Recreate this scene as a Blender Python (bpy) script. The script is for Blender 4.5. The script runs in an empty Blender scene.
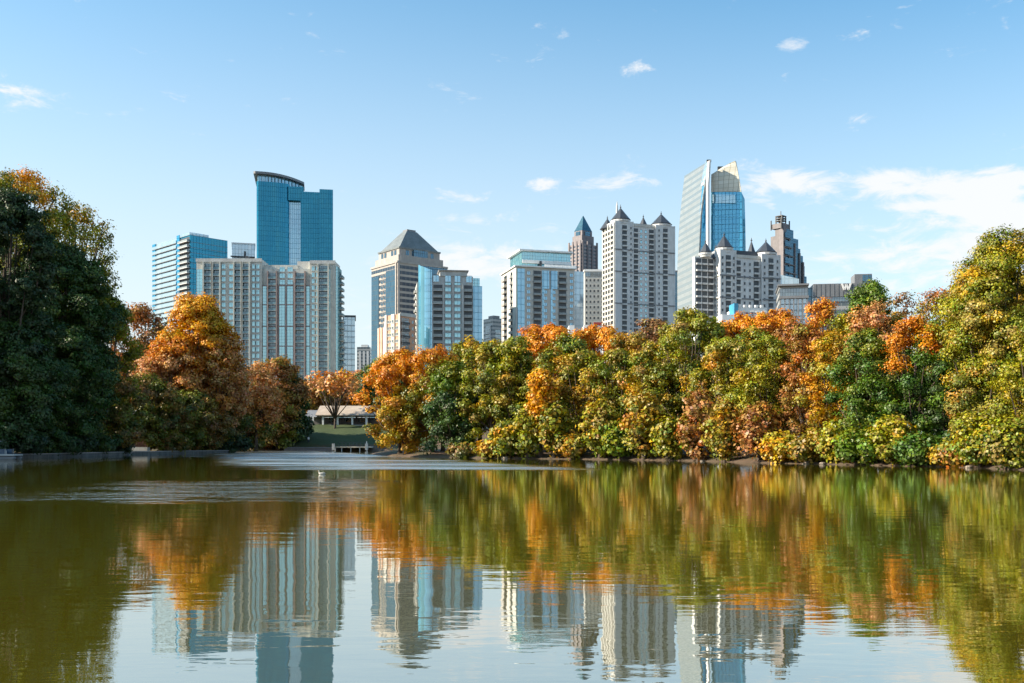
import bpy, math, random
import numpy as np
from mathutils import Vector
R = math.radians
C = bpy.context.scene
F, HZ, CX, CH = 1024*35/36.0, 444.3, 512.0, 1.7      # focal length in px, horizon row, centre column, eye height

# ------------------------------------------------------------------ camera, sky, sun, exposure
cam = bpy.data.cameras.new('camera'); camo = bpy.data.objects.new('camera', cam); C.collection.objects.link(camo)
camo.location = (0, 0, CH); camo.rotation_euler = (R(90), 0, 0)
cam.lens = 35; cam.sensor_width = 36; cam.shift_y = (HZ-341.5)/1024; cam.clip_end = 20000; cam.clip_start = 0.1
C.camera = camo
SUN_AZ, SUN_EL = -97, 31                             # degrees: azimuth from +Y towards +X
w = bpy.data.worlds.new('World'); C.world = w; w.use_nodes = True
sun = bpy.data.lights.new('sun', 'SUN'); sun.energy = 5.0; sun.angle = R(0.5); sun.color = (1.0, 0.86, 0.68)
suno = bpy.data.objects.new('sun', sun); C.collection.objects.link(suno)
sd = Vector((math.sin(R(SUN_AZ))*math.cos(R(SUN_EL)), math.cos(R(SUN_AZ))*math.cos(R(SUN_EL)), math.sin(R(SUN_EL))))
suno.rotation_euler = sd.to_track_quat('Z', 'Y').to_euler(); suno.location = sd*200
C.view_settings.view_transform = 'Standard'; C.view_settings.look = 'None'
C.view_settings.exposure = 1.08; C.view_settings.gamma = 1; C.view_settings.use_curve_mapping = False
C.render.engine = 'CYCLES'
C.cycles.use_denoising = True; C.cycles.use_adaptive_sampling = True; C.cycles.adaptive_threshold = 0.02
C.cycles.max_bounces = 6; C.cycles.diffuse_bounces = 3; C.cycles.glossy_bounces = 4; C.cycles.transmission_bounces = 4; C.cycles.caustics_reflective = False

class NT:
    """tiny node helper"""
    def __init__(s, tree): s.t = tree; tree.nodes.clear()
    def n(s, kind, **kw):
        nd = s.t.nodes.new(kind)
        for k, v in kw.items():
            if k == 'ins':
                for a, b in v.items():
                    if hasattr(b, 'is_linked') or isinstance(b, bpy.types.NodeSocket): s.t.links.new(b, nd.inputs[a])
                    else: nd.inputs[a].default_value = b
            else: setattr(nd, k, v)
        return nd
    def m(s, op, a, b=0.0, c=0.0, clamp=False):
        nd = s.n('ShaderNodeMath', operation=op, use_clamp=clamp)
        for i, v in enumerate((a, b, c)):
            if isinstance(v, bpy.types.NodeSocket): s.t.links.new(v, nd.inputs[i])
            else: nd.inputs[i].default_value = v
        return nd.outputs[0]
    def mix(s, f, a, b, blend='MIX'):
        nd = s.n('ShaderNodeMix', data_type='RGBA', blend_type=blend)
        for i, v in ((0, f), (6, a), (7, b)):
            if isinstance(v, bpy.types.NodeSocket): s.t.links.new(v, nd.inputs[i])
            else: nd.inputs[i].default_value = v if i == 0 else (*v[:3], 1)
        return nd.outputs[2]
    def noise(s, vec, scale, detail=4, rough=.55, dist=0):
        nd = s.n('ShaderNodeTexNoise', ins={'Scale': scale, 'Detail': detail, 'Roughness': rough, 'Distortion': dist})
        s.t.links.new(vec, nd.inputs['Vector']); return nd.outputs['Fac']
    def ramp(s, f, lo, hi):
        nd = s.n('ShaderNodeMapRange', interpolation_type='SMOOTHSTEP')
        for i, v in ((0, f), (1, lo), (2, hi)):
            if isinstance(v, bpy.types.NodeSocket): s.t.links.new(v, nd.inputs[i])
            else: nd.inputs[i].default_value = v
        return nd.outputs[0]

def sky_world():
    q = NT(w.node_tree)
    sky = q.n('ShaderNodeTexSky', sky_type='NISHITA', sun_disc=False, sun_elevation=R(SUN_EL), sun_rotation=R(SUN_AZ),
              air_density=1.0, dust_density=0.6, ozone_density=1.6, altitude=300)
    g = q.n('ShaderNodeTexCoord').outputs['Generated']
    sp = q.n('ShaderNodeSeparateXYZ', ins={0: g})
    az = q.m('ARCTAN2', sp.outputs[0], sp.outputs[1]); el = q.m('ARCSINE', sp.outputs[2])
    v = q.n('ShaderNodeCombineXYZ', ins={0: az, 1: q.m('MULTIPLY', el, 2.6), 2: 0.0}).outputs[0]
    n1 = q.noise(v, 21.0, 9, .66, .5); n2 = q.noise(v, 8.0, 6, .6, .3)
    blobs = [(30,98,26,10,.85),(642,68,18,9,.7),(785,47,15,7,.5),(858,37,20,7,.55),(706,80,12,5,.35),(540,183,20,7,.7),(605,185,48,8,.75),
             (475,197,28,8,.6),(465,222,24,6,.5),(780,184,52,11,1.1),(880,183,18,8,.75),(906,174,20,9,.85),(936,186,22,7,.7),(968,192,20,8,.75),(1000,180,26,10,.95),(955,207,42,5,.55),(897,207,30,4,.5),(1010,216,30,7,.8),
             (880,270,200,26,.78),(840,232,70,7,.40),(960,244,80,6,.40),(500,262,100,24,.85),(330,300,90,30,.3),(-60,190,60,20,.5),(1150,200,120,30,.9)]
    acc = None
    for px, py, sx, sy, a in blobs:
        x0 = math.atan((px-CX)/F); e0 = math.atan((HZ-py)/F*math.cos(x0))
        dx = q.m('DIVIDE', q.m('SUBTRACT', az, x0), sx/F*1.15); dy = q.m('DIVIDE', q.m('SUBTRACT', el, e0), sy/F*1.15)
        e = q.m('EXPONENT', q.m('MULTIPLY', q.m('ADD', q.m('MULTIPLY', dx, dx), q.m('MULTIPLY', dy, dy)), -0.9))
        e = q.m('MULTIPLY', e, a)
        acc = e if acc is None else q.m('ADD', acc, e)
    # unseen broken cloud added behind the viewpoint for the glass to reflect
    back = q.ramp(sp.outputs[1], 0.15, -0.3)
    acc = q.m('ADD', acc, q.m('MULTIPLY', back, .55))
    dens = q.m('ADD', q.m('MULTIPLY', q.m('SUBTRACT', q.m('ADD', q.m('MULTIPLY', n1, .6), q.m('MULTIPLY', n2, .4)), .5), 4.6), q.m('SUBTRACT', acc, .36))
    fac = q.m('MULTIPLY', q.ramp(dens, 0.0, 0.8), .92)
    bw = q.n('ShaderNodeRGBToBW', ins={0: sky.outputs[0]})
    # autumn haze: the sky pales towards the horizon
    pale = q.m('MULTIPLY', q.m('POWER', q.ramp(el, 0.56, -0.03), 1.12), q.m('ADD', .80, q.m('MULTIPLY', q.ramp(az, .55, -.55), .2)))
    deep = q.m('MULTIPLY', q.ramp(az, -.25, .6), q.ramp(el, .12, .5))
    tint = q.mix(1.0, sky.outputs[0], q.mix(deep, (0.66, 1.08, 1.10), (0.34, 0.93, 1.06)), 'MULTIPLY')
    s1 = q.mix(pale, tint, (4.12, 4.22, 4.24))
    c = q.mix(fac, s1, (4.45, 4.5, 4.55))
    bg = q.n('ShaderNodeBackground', ins={'Color': c, 'Strength': 0.105})
    q.n('ShaderNodeOutputWorld', ins={0: bg.outputs[0]})
sky_world()

# ------------------------------------------------------------------ helpers
def tag(o, label=None, cat=None, group=None, kind=None):
    if label: o['label'] = label
    if cat: o['category'] = cat
    if group: o['group'] = group
    if kind: o['kind'] = kind
    return o
def link(o, parent=None):
    C.collection.objects.link(o)
    if parent is not None: o.parent = parent
    return o
def empty(name, loc=(0,0,0), rz=0):
    o = bpy.data.objects.new(name, None); o.empty_display_size = .5; link(o); o.location = loc; o.rotation_euler = (0, 0, rz); return o

class MB:
    """collects shapes into one mesh; slot picks the material"""
    def __init__(s): s.v = []; s.f = []; s.m = []; s.sm = []
    def add(s, vs, fs, slot=0, smooth=False):
        b = len(s.v); s.v += [tuple(p) for p in vs]
        for f in fs: s.f.append([b+i for i in f]); s.m.append(slot); s.sm.append(smooth)
        return s
    def box(s, x0, x1, y0, y1, z0, z1, slot=0):
        vs = [(x0,y0,z0),(x1,y0,z0),(x1,y1,z0),(x0,y1,z0),(x0,y0,z1),(x1,y0,z1),(x1,y1,z1),(x0,y1,z1)]
        return s.add(vs, [(3,2,1,0),(4,5,6,7),(0,1,5,4),(1,2,6,5),(2,3,7,6),(3,0,4,7)], slot)
    def prism(s, poly, z0, z1, slot=0, smooth=False):
        n = len(poly); z1s = z1 if hasattr(z1, '__len__') else [z1]*n
        vs = [(x, y, z0) for x, y in poly] + [(p[0], p[1], z) for p, z in zip(poly, z1s)]
        s.add(vs, [tuple(range(n-1, -1, -1)), tuple(range(n, 2*n))], slot)
        return s.add(vs, [(i, (i+1) % n, n+(i+1) % n, n+i) for i in range(n)], slot, smooth)
    def frustum(s, cx, cy, z0, z1, r0, r1, n=4, rot=math.pi/4, slot=0, smooth=False, sy=1):
        vs = [(cx+r0*math.cos(rot+2*math.pi*i/n), cy+sy*r0*math.sin(rot+2*math.pi*i/n), z0) for i in range(n)]
        vs += [(cx+r1*math.cos(rot+2*math.pi*i/n), cy+sy*r1*math.sin(rot+2*math.pi*i/n), z1) for i in range(n)]
        s.add(vs, [tuple(range(n-1, -1, -1)), tuple(range(n, 2*n))], slot)
        return s.add(vs, [(i, (i+1) % n, n+(i+1) % n, n+i) for i in range(n)], slot, smooth)
    def tube(s, pts, rad, n=6, slot=0):
        P = [Vector(p) for p in pts]; vs = []
        for i, p in enumerate(P):
            d = (P[min(i+1, len(P)-1)]-P[max(i-1, 0)]).normalized()
            a = d.orthogonal().normalized(); b = d.cross(a)
            vs += [p+(a*math.cos(2*math.pi*k/n)+b*math.sin(2*math.pi*k/n))*rad[i] for k in range(n)]
        fs = [(i*n+k, i*n+(k+1) % n, (i+1)*n+(k+1) % n, (i+1)*n+k) for i in range(len(P)-1) for k in range(n)]
        fs += [tuple(range(n-1, -1, -1)), tuple((len(P)-1)*n+k for k in range(n))]
        return s.add(vs, fs, slot, True)
    def mesh(s, name, mats):
        me = bpy.data.meshes.new(name); me.from_pydata(s.v, [], s.f)
        for m in (mats if isinstance(mats, (list, tuple)) else [mats]): me.materials.append(m)
        me.polygons.foreach_set('material_index', s.m); me.polygons.foreach_set('use_smooth', s.sm)
        me.update(); return me
    def build(s, name, mats, parent=None):
        return link(bpy.data.objects.new(name, s.mesh(name, mats)), parent)

def new_mat(name):
    m = bpy.data.materials.new(name); m.use_nodes = True; return m, NT(m.node_tree)
def principled(q, **ins):
    b = q.n('ShaderNodeBsdfPrincipled', ins={k.replace('_', ' '): ((*v, 1) if isinstance(v, tuple) and len(v) == 3 else v) for k, v in ins.items()})
    q.n('ShaderNodeOutputMaterial', ins={0: b.outputs[0]}); return b
def plain(name, col, rough=.7, var=.12, scale=.25, metal=0.0):
    """weathered surface: broad and fine mottling, slight vertical streaks"""
    m, q = new_mat(name); g = q.n('ShaderNodeTexCoord').outputs['Object']
    st = q.n('ShaderNodeMapping', ins={'Scale': (1, 1, .15)}); q.t.links.new(g, st.inputs[0])
    n = q.m('ADD', q.m('MULTIPLY', q.noise(g, scale, 5), .5), q.m('MULTIPLY', q.noise(st.outputs[0], scale*6, 4), .5))
    lo = tuple(c*(1-var*1.6) for c in col); hi = tuple(min(1, c*(1+var)) for c in col)
    c = q.mix(q.ramp(n, .35, .65), lo, hi)
    principled(q, Base_Color=c, Roughness=rough, Metallic=metal); return m
def glass(name, c1, c2, line, bw=1.5, fh=3.2, mortar=.06, gloss=.6, rough=.06, wav=.02, gt=None):
    """curtain wall: panes of slightly different tint between thin frames, mirror-like, panes not quite flat"""
    m, q = new_mat(name); g = q.n('ShaderNodeTexCoord').outputs['Object']
    sp = q.n('ShaderNodeSeparateXYZ', ins={0: g})
    v = q.n('ShaderNodeCombineXYZ', ins={0: q.m('ADD', sp.outputs[0], sp.outputs[1]), 1: sp.outputs[2], 2: 0.0}).outputs[0]
    br = q.n('ShaderNodeTexBrick', offset=0.0, squash=1.0, ins={'Color1': (*c1, 1), 'Color2': (*c2, 1), 'Mortar': (*line, 1), 'Scale': 1.0, 'Mortar Size': mortar,
             'Brick Width': bw, 'Row Height': fh, 'Bias': -.1, 'Mortar Smooth': .3})
    q.t.links.new(v, br.inputs['Vector'])
    big = q.noise(v, .05, 3); col = q.mix(q.ramp(big, .35, .7), br.outputs[0], q.mix(1.0, br.outputs[0], (.78, .82, .86), 'MULTIPLY'))
    cell = q.n('ShaderNodeTexWhiteNoise', noise_dimensions='2D')
    fl = q.n('ShaderNodeVectorMath', operation='FLOOR'); dv = q.n('ShaderNodeVectorMath', operation='DIVIDE', ins={1: (bw, fh, 1)})
    q.t.links.new(v, dv.inputs[0]); q.t.links.new(dv.outputs[0], fl.inputs[0]); q.t.links.new(fl.outputs[0], cell.inputs['Vector'])
    nrm = q.n('ShaderNodeNewGeometry').outputs['Normal']
    j = q.n('ShaderNodeVectorMath', operation='MULTIPLY_ADD', ins={1: (wav, wav, wav)})
    q.t.links.new(cell.outputs['Color'], j.inputs[0]); q.t.links.new(nrm, j.inputs[2])
    nn = q.n('ShaderNodeVectorMath', operation='NORMALIZE'); q.t.links.new(j.outputs[0], nn.inputs[0])
    d = q.n('ShaderNodeBsdfDiffuse', ins={0: col}); gl = q.n('ShaderNodeBsdfGlossy', ins={0: (*gt, 1) if gt else q.mix(.45, col, (.9, .95, 1.0)), 1: rough, 'Normal': nn.outputs[0]})
    fac = q.m('MULTIPLY', q.m('SUBTRACT', 1.0, br.outputs['Fac']), gloss)
    mx = q.n('ShaderNodeMixShader', ins={0: fac}); q.t.links.new(d.outputs[0], mx.inputs[1]); q.t.links.new(gl.outputs[0], mx.inputs[2])
    q.n('ShaderNodeOutputMaterial', ins={0: mx.outputs[0]}); return m
def banded(name, c1, c2, fh, frac=.5, rough=.4):
    """spandrel bands: alternate strips of panel and glass up the wall"""
    m, q = new_mat(name); g = q.n('ShaderNodeTexCoord').outputs['Object']
    sp = q.n('ShaderNodeSeparateXYZ', ins={0: g})
    f = q.m('FRACT', q.m('DIVIDE', sp.outputs[2], fh)); k = q.m('LESS_THAN', f, frac)
    h = q.m('FRACT', q.m('DIVIDE', q.m('ADD', sp.outputs[0], sp.outputs[1]), 3.0)); mull = q.m('LESS_THAN', h, .08)
    n = q.noise(g, .12, 5)
    a = q.mix(q.ramp(n, .3, .7), tuple(c*.85 for c in c1), c1); b = q.mix(mull, c2, tuple(x*.5+y*.5 for x, y in zip(c1, c2)))
    col = q.mix(k, b, a)
    principled(q, Base_Color=col, Roughness=q.m('ADD', q.m('MULTIPLY', k, rough-.1), .1)); return m

M = {}
M['concrete'] = plain('warm concrete', (.46, .48, .48))
M['beige'] = plain('beige precast', (.53, .54, .50))
M['cream'] = plain('cream stucco', (.57, .56, .52), var=.08)
M['white'] = plain('white render', (.65, .66, .66), var=.07)
M['tan'] = plain('tan brick', (.37, .345, .32))
M['peach'] = plain('peach brick', (.60, .33, .21))
M['pink'] = plain('rose granite', (.215, .195, .205))
M['brown'] = plain('brown granite', (.19, .175, .18))
M['mauve'] = plain('mauve brick pier', (.30, .24, .23))
M['slate'] = plain('slate roofing', (.045, .055, .07), .45)
M['copper'] = plain('weathered metal roof', (.17, .19, .19), .45, var=.15)
M['grey'] = plain('grey metal panel', (.19, .20, .215), .45)
M['railteal'] = plain('teal glass rail', (.15, .27, .31), .2)
M['dark'] = plain('dark metal', (.05, .055, .06), .5)
M['red'] = plain('red paint', (.40, .05, .04))
M['blue'] = plain('blue paint', (.06, .30, .50), .4)
M['paint'] = plain('white paint', (.84, .84, .82), .5, var=.04)
M['pane'] = glass('window pane', (.045, .07, .085), (.10, .15, .17), (.03, .04, .04), 1.1, 1.6, .05, .55)
M['tealpane'] = glass('teal window pane', (.12, .30, .36), (.20, .42, .47), (.12, .18, .20), 1.4, 1.6, .06, .5, gt=(.55, .85, .92))
M['paleglass'] = glass('pale glass', (.36, .48, .54), (.48, .60, .66), (.25, .32, .34), 2.2, 3.2, .10, .5)
M['skyglass'] = glass('bright blue glass', (.10, .38, .56), (.15, .48, .66), (.12, .28, .36), 2.0, 3.2, .12, .5)
M['deepteal'] = glass('deep teal curtain wall', (.012, .125, .20), (.02, .17, .25), (.012, .10, .15), 1.8, 3.8, .10, .34, gt=(.11, .47, .66))
M['recess'] = plain('shaded recess', (.06, .072, .085), .35)  # dark flat colour stands in for shade inside balconies and windows
M['tealrecess'] = glass('teal balcony doors', (.05, .13, .17), (.09, .19, .23), (.05, .07, .08), 1.2, 1.6, .08, .3)
M['midblue'] = glass('blue curtain wall', (.03, .24, .42), (.045, .30, .48), (.03, .17, .30), 1.8, 3.8, .12, .42, gt=(.25, .62, .85))
M['stripblue'] = glass('light blue curtain wall', (.20, .48, .62), (.26, .55, .68), (.12, .33, .44), 1.6, 3.8, .12, .55)
M['navyglass'] = glass('navy glass', (.03, .08, .13), (.05, .12, .17), (.10, .12, .13), 1.6, 3.2, .15, .4, gt=(.22, .36, .46))
M['rail'] = plain('balcony rail', (.26, .30, .31), .35)
M['railwhite'] = plain('white balcony rail', (.62, .62, .60), .5)
M['bandwhite'] = banded('white banded facade', (.235, .27, .285), (.16, .20, .22), 5.6, .55)
M['bandbeige'] = banded('beige banded facade', (.44, .39, .34), (.03, .055, .085), 3.5, .40)
M['bandgrey'] = banded('grey banded facade', (.42, .43, .43), (.10, .13, .15), 3.2, .5)
M['banddark'] = banded('brown banded facade', (.30, .25, .25), (.08, .10, .13), 3.8, .5)

# ------------------------------------------------------------------ lake outline and ground
def wl(px, py): # a point of the waterline seen at (px, py)
    Y = CH*F/(py-HZ); return ((px-CX)/F*Y, Y)
shore_right = [(58, 20), (52, 42)] + [wl(*p) for p in [(1024,470.3),(980,468.3),(940,467),(860,465.2),(760,463),(690,461),(620,459.8),(560,459.1),(500,458.6),(470,458.2),(450,457.6),(415,457.0),(388,456.4),(374,455.2)]]
far_shore = [(-25.5, 180), (-27, 225), (-30, 258), (-50, 262), (-68, 262), (-74, 235)]
left_shore = [wl(*p) for p in [(228,453.0),(180,453.6),(130,454.8),(60,457.2),(0,458.8)]] + [(-78, 98), (-84, 60), (-60, 12), (-30, 3.2), (0, 2.6), (30, 4)]
LAKE = np.array(shore_right+far_shore+left_shore)
def lake_sd(x, y):
    """signed distance to the shoreline: negative on the water"""
    p = np.stack([x, y], -1); a = LAKE; b = np.roll(LAKE, -1, 0)
    best = np.full(x.shape, 1e9); ins = np.zeros(x.shape, bool)
    for (ax, ay), (bx, by) in zip(a, b):
        ex, ey = bx-ax, by-ay; t = np.clip(((x-ax)*ex+(y-ay)*ey)/(ex*ex+ey*ey), 0, 1)
        best = np.minimum(best, np.hypot(x-ax-t*ex, y-ay-t*ey))
        c = ((ay > y) != (by > y)); 
        with np.errstate(divide='ignore', invalid='ignore'): xi = (bx-ax)*(y-ay)/(by-ay)+ax
        ins ^= (c & (x < xi))
    return np.where(ins, -best, best)
def ground_z(x, y):
    x = np.asarray(x, float); y = np.asarray(y, float); d = lake_sd(x, y)
    wob = .12*np.sin(x*.9+1.3*np.sin(y*.7))+.1*np.sin(y*1.3+x*.4)
    land = .45*(1-np.exp(-np.maximum(d, 0)/1.5))+wob*np.clip(d/3, 0, 1)+.025*np.clip(d, 0, 60)
    hill = 6.3*np.clip((y-259)/24, 0, 1)**1.0*np.clip(1-(np.abs(x+48)-32)/30, 0, 1)*np.clip(1-(y-300)/80, 0, 1)
    near = np.clip((12-y)/8, 0, 1)*np.clip(1-np.abs(x)/60, 0, 1)
    land = land*(1-.75*near)
    return np.where(d > 0, land+hill, -1.6*(1-np.exp(d/3.0))-.02)
def gz(x, y): return float(ground_z(np.array([x]), np.array([y]))[0])
def axis(fine0, fine1, step, ends):
    a = list(np.arange(fine0, fine1+.01, step)); lo = [fine0-e for e in ends][::-1]; hi = [fine1+e for e in ends]
    return np.array(lo+a+hi)
def ground():
    xs = axis(-110, 90, 1.6, [8, 20, 45, 100, 250, 700, 2000, 9000]); ys = axis(-20, 320, 1.6, [8, 20, 45, 100, 250, 700, 2000, 12000])
    X, Y = np.meshgrid(xs, ys); Z = ground_z(X, Y); n, m = X.shape
    vs = np.stack([X, Y, Z], -1).reshape(-1, 3)
    fs = [(i*m+j, i*m+j+1, (i+1)*m+j+1, (i+1)*m+j) for i in range(n-1) for j in range(m-1)]
    me = bpy.data.meshes.new('ground'); me.from_pydata(vs.tolist(), [], fs); me.polygons.foreach_set('use_smooth', [True]*len(fs))
    m_, q = new_mat('leaf litter and lawn'); g = q.n('ShaderNodeNewGeometry').outputs['Position']
    n1 = q.noise(g, .35, 6); n2 = q.noise(g, 4.0, 5)
    soil = q.mix(q.ramp(n2, .35, .65), (.045, .03, .018), (.17, .10, .055)); soil = q.mix(q.ramp(n1, .45, .6), soil, (.05, .055, .02))
    sp = q.n('ShaderNodeSeparateXYZ', ins={0: g})
    lawn = q.m('MULTIPLY', q.ramp(sp.outputs[1], 262, 265), q.m('MULTIPLY', q.ramp(sp.outputs[0], -78, -70), q.ramp(sp.outputs[0], -20, -28)))
    grass = q.mix(q.ramp(n2, .3, .7), (.025, .045, .012), (.045, .070, .018))  # grass darkened so the trees' shade on the lawn sits in its colour
    mud = q.ramp(sp.outputs[2], .42, .05)
    c = q.mix(lawn, soil, grass); c = q.mix(q.m('MULTIPLY', mud, .8), c, (.10, .068, .045))
    b = principled(q, Base_Color=c, Roughness=.9)
    bm = q.n('ShaderNodeBump', ins={'Strength': .6, 'Distance': .15, 'Height': n2}); q.t.links.new(bm.outputs[0], b.inputs['Normal'])
    me.materials.append(m_); tag(link(bpy.data.objects.new('ground', me)), kind='structure')
ground()

def water():
    m, q = new_mat('lake water'); g = q.n('ShaderNodeNewGeometry').outputs['Position']; sp = q.n('ShaderNodeSeparateXYZ', ins={0: g})
    x, y = sp.outputs[0], sp.outputs[1]
    def stretch(sx, sy):
        mp = q.n('ShaderNodeMapping', ins={'Scale': (sx, sy, 1)}); q.t.links.new(g, mp.inputs[0]); return mp.outputs[0]
    slow = q.noise(stretch(.05, .10), 1.0, 3)
    wob = q.m('MULTIPLY', q.m('SUBTRACT', q.noise(stretch(.10, .03), 1.0, 4), .5), 14)
    yw = q.m('ADD', y, q.m('MULTIPLY', wob, .35)); xw = q.m('ADD', x, wob)
    # wind-ruffled water: a wedge across the middle and a cat's paw nearer on the left
    e1 = q.ramp(yw, 64, 69)
    le = q.m('SUBTRACT', xw, q.m('ADD', -20, q.m('MULTIPLY', q.m('SUBTRACT', y, 67), -.32)))
    re = q.m('SUBTRACT', q.m('ADD', 6.5, q.m('MULTIPLY', q.m('SUBTRACT', y, 67), -.29)), q.m('ADD', x, q.m('MULTIPLY', wob, .3)))
    A = q.m('MULTIPLY', e1, q.m('MULTIPLY', q.ramp(le, -1, 5), q.ramp(re, -1, 4)))
    streak = q.ramp(q.noise(stretch(.035, .15), 1.0, 6, .65), .34, .60)
    A = q.m('MULTIPLY', A, q.m('ADD', .05, q.m('MULTIPLY', streak, .95)))
    Bm = q.m('MULTIPLY', q.m('MULTIPLY', q.ramp(yw, 28, 31), q.ramp(yw, 50, 44)), q.m('MULTIPLY', q.ramp(xw, -22, -14), q.ramp(xw, -3, -11)))
    Bm = q.m('MULTIPLY', Bm, q.m('ADD', .25, q.m('MULTIPLY', .75, q.ramp(q.noise(stretch(.12, .5), 1.0, 5, .6), .38, .60))))
    # thin lanes of ripple elsewhere
    lanes = q.m('MULTIPLY', q.ramp(q.noise(stretch(.02, .28), 1.0, 3, .5), .66, .72), .15)
    ruff = q.m('MAXIMUM', A, q.m('MAXIMUM', q.m('MULTIPLY', Bm, .02), lanes))
    w1 = q.noise(stretch(.55, 1.5), 1.0, 3, .5, .4); w2 = q.noise(stretch(2.0, 5.0), 1.0, 3, .55); w3 = q.noise(stretch(1.6, 3.2), 1.0, 6, .7)
    calm = q.m('ADD', q.m('MULTIPLY', w1, .0046), q.m('MULTIPLY', w2, .0012))
    w4 = q.noise(stretch(3.0, 1.1), 1.0, 4, .6, .3)
    h = q.m('ADD', q.m('ADD', calm, q.m('MULTIPLY', q.m('MULTIPLY', A, w3), .12)), q.m('MULTIPLY', q.m('MULTIPLY', Bm, w4), .085))
    bm = q.n('ShaderNodeBump', ins={'Strength': 1.0, 'Distance': 1.0, 'Height': h})
    fr = q.n('ShaderNodeFresnel', ins={'IOR': 1.9}); q.t.links.new(bm.outputs[0], fr.inputs['Normal'])
    murk = q.mix(slow, (.084, .076, .005), (.108, .094, .007))
    d = q.n('ShaderNodeBsdfDiffuse', ins={0: murk}); gl = q.n('ShaderNodeBsdfGlossy', ins={0: (.93, .95, .95, 1), 1: q.m('ADD', .004, q.m('MULTIPLY', ruff, .36))})
    q.t.links.new(bm.outputs[0], gl.inputs['Normal'])
    fac = q.m('ADD', q.m('MULTIPLY', fr.outputs[0], .54), .46, clamp=True)
    mx = q.n('ShaderNodeMixShader', ins={0: fac}); q.t.links.new(d.outputs[0], mx.inputs[1]); q.t.links.new(gl.outputs[0], mx.inputs[2])
    q.n('ShaderNodeOutputMaterial', ins={0: mx.outputs[0]})
    me = MB().add([(-105, -5, 0), (70, -5, 0), (70, 275, 0), (-105, 275, 0)], [(0, 1, 2, 3)]).mesh('water', m)
    tag(link(bpy.data.objects.new('water', me)), kind='structure')
water()

# ------------------------------------------------------------------ buildings
GZ = 1.6
class Tower:
    """a building whose near corner stands at column pxc, distance Y, its front turned by th"""
    def __init__(s, name, label, pxc, Y, th, pxr, pxl=None, D=None, cat='tower'):
        s.t = R(th); s.Y = Y; s.X = (pxc-CX)/F*Y
        s.root = tag(empty(name, (s.X, Y, GZ), s.t), label, cat)
        s.W = s.fx(pxr); s.D = D if D else s.dx(pxl); s.bank = {}
    def fx(s, px):                                   # distance along the front of the column px
        k = (px-CX)/F; return (k*s.Y-s.X)/(math.cos(s.t)-k*math.sin(s.t))
    def dx(s, px):                                   # distance back along the left side
        k = (px-CX)/F; return (s.X-k*s.Y)/(math.sin(s.t)+k*math.cos(s.t))
    def z(s, py, x=0, y=0):                          # height above the base
        Yw = s.Y+x*math.sin(s.t)+y*math.cos(s.t); return (HZ-py)/F*Yw+CH-GZ
    def box(s, name, x0, x1, y0, y1, z0, z1, mat):
        return MB().box(x0, x1, y0, y1, z0, z1).build(name, M[mat] if isinstance(mat, str) else mat, s.root)
    def put(s, name, mesh, x, y, z, face=0):
        s.bank.setdefault((name, mesh.name), [mesh, []])[1].append((x, y, z, face))
    def finish(s, cap=100):
        names = {}
        for (name, _), (mesh, L) in s.bank.items(): names.setdefault(name, []).extend((mesh, *p) for p in L)
        for name, L in names.items():
            L.sort(key=lambda p: -p[3])
            for mesh, x, y, z, face in L[:cap]:
                o = link(bpy.data.objects.new(name, mesh), s.root); o.location = (x, y, z); o.rotation_euler = (0, 0, face)
            if L[cap:]:
                mb = MB(); mats = []
                for mesh, x, y, z, face in L[cap:]:
                    c, sn = math.cos(face), math.sin(face); sl = []
                    for mt in mesh.materials:
                        if mt not in mats: mats.append(mt)
                        sl.append(mats.index(mt))
                    vs = [(x+v.co.x*c-v.co.y*sn, y+v.co.x*sn+v.co.y*c, z+v.co.z) for v in mesh.vertices]; b = len(mb.v); mb.v += vs
                    for p in mesh.polygons: mb.f.append([b+i for i in p.vertices]); mb.m.append(sl[p.material_index]); mb.sm.append(False)
                o = mb.build(name, mats, s.root); o['kind'] = 'stuff'
LEFT, RIGHT = R(-90), R(90)
def win_mesh(w_, h, frame='beige', pane='pane', arch=False):
    """frame proud of the wall, pane set back inside it; origin at the middle of the sill"""
    t = .12; mb = MB()
    mb.box(-w_/2, w_/2, -.05, .05, t, h-t, 1)
    mb.box(-w_/2-t, w_/2+t, -.22, .04, -t, t); mb.box(-w_/2-t, -w_/2+.02, -.14, .04, t, h); mb.box(w_/2-.02, w_/2+t, -.14, .04, t, h); mb.box(-w_/2-t, w_/2+t, -.16, .04, h, h+t*1.2)
    if arch: mb.frustum(0, -.04, h*.98, h*.98+.5, w_*.52, w_*.2, 8, 0, 1, sy=.1)
    return mb.mesh('window', [M[frame], M[pane]])
def balc_mesh(w_, h, depth=1.5, slab='beige', rail='rail', pane='pane', solid=.95):
    """one storey of balcony: slab, rail and the glass doors behind"""
    mb = MB(); mb.box(-w_/2, w_/2, -depth, .02, -.16, .14); mb.box(-w_/2, w_/2, -.06, .03, .14, h-.16, 2)
    mb.box(-w_/2, w_/2, -depth-.03, -depth+.04, .14, .14+solid, 1); mb.box(-w_/2, -w_/2+.06, -depth+.04, -.07, .14, .14+solid, 1); mb.box(w_/2-.06, w_/2, -depth+.04, -.07, .14, .14+solid, 1)
    return mb.mesh('balcony', [M[slab], M[rail], M[pane]])
def floors(z0, z1, fh):
    k = z1-fh; out = []
    while k > z0: out.append(k); k -= fh
    return out

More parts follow.
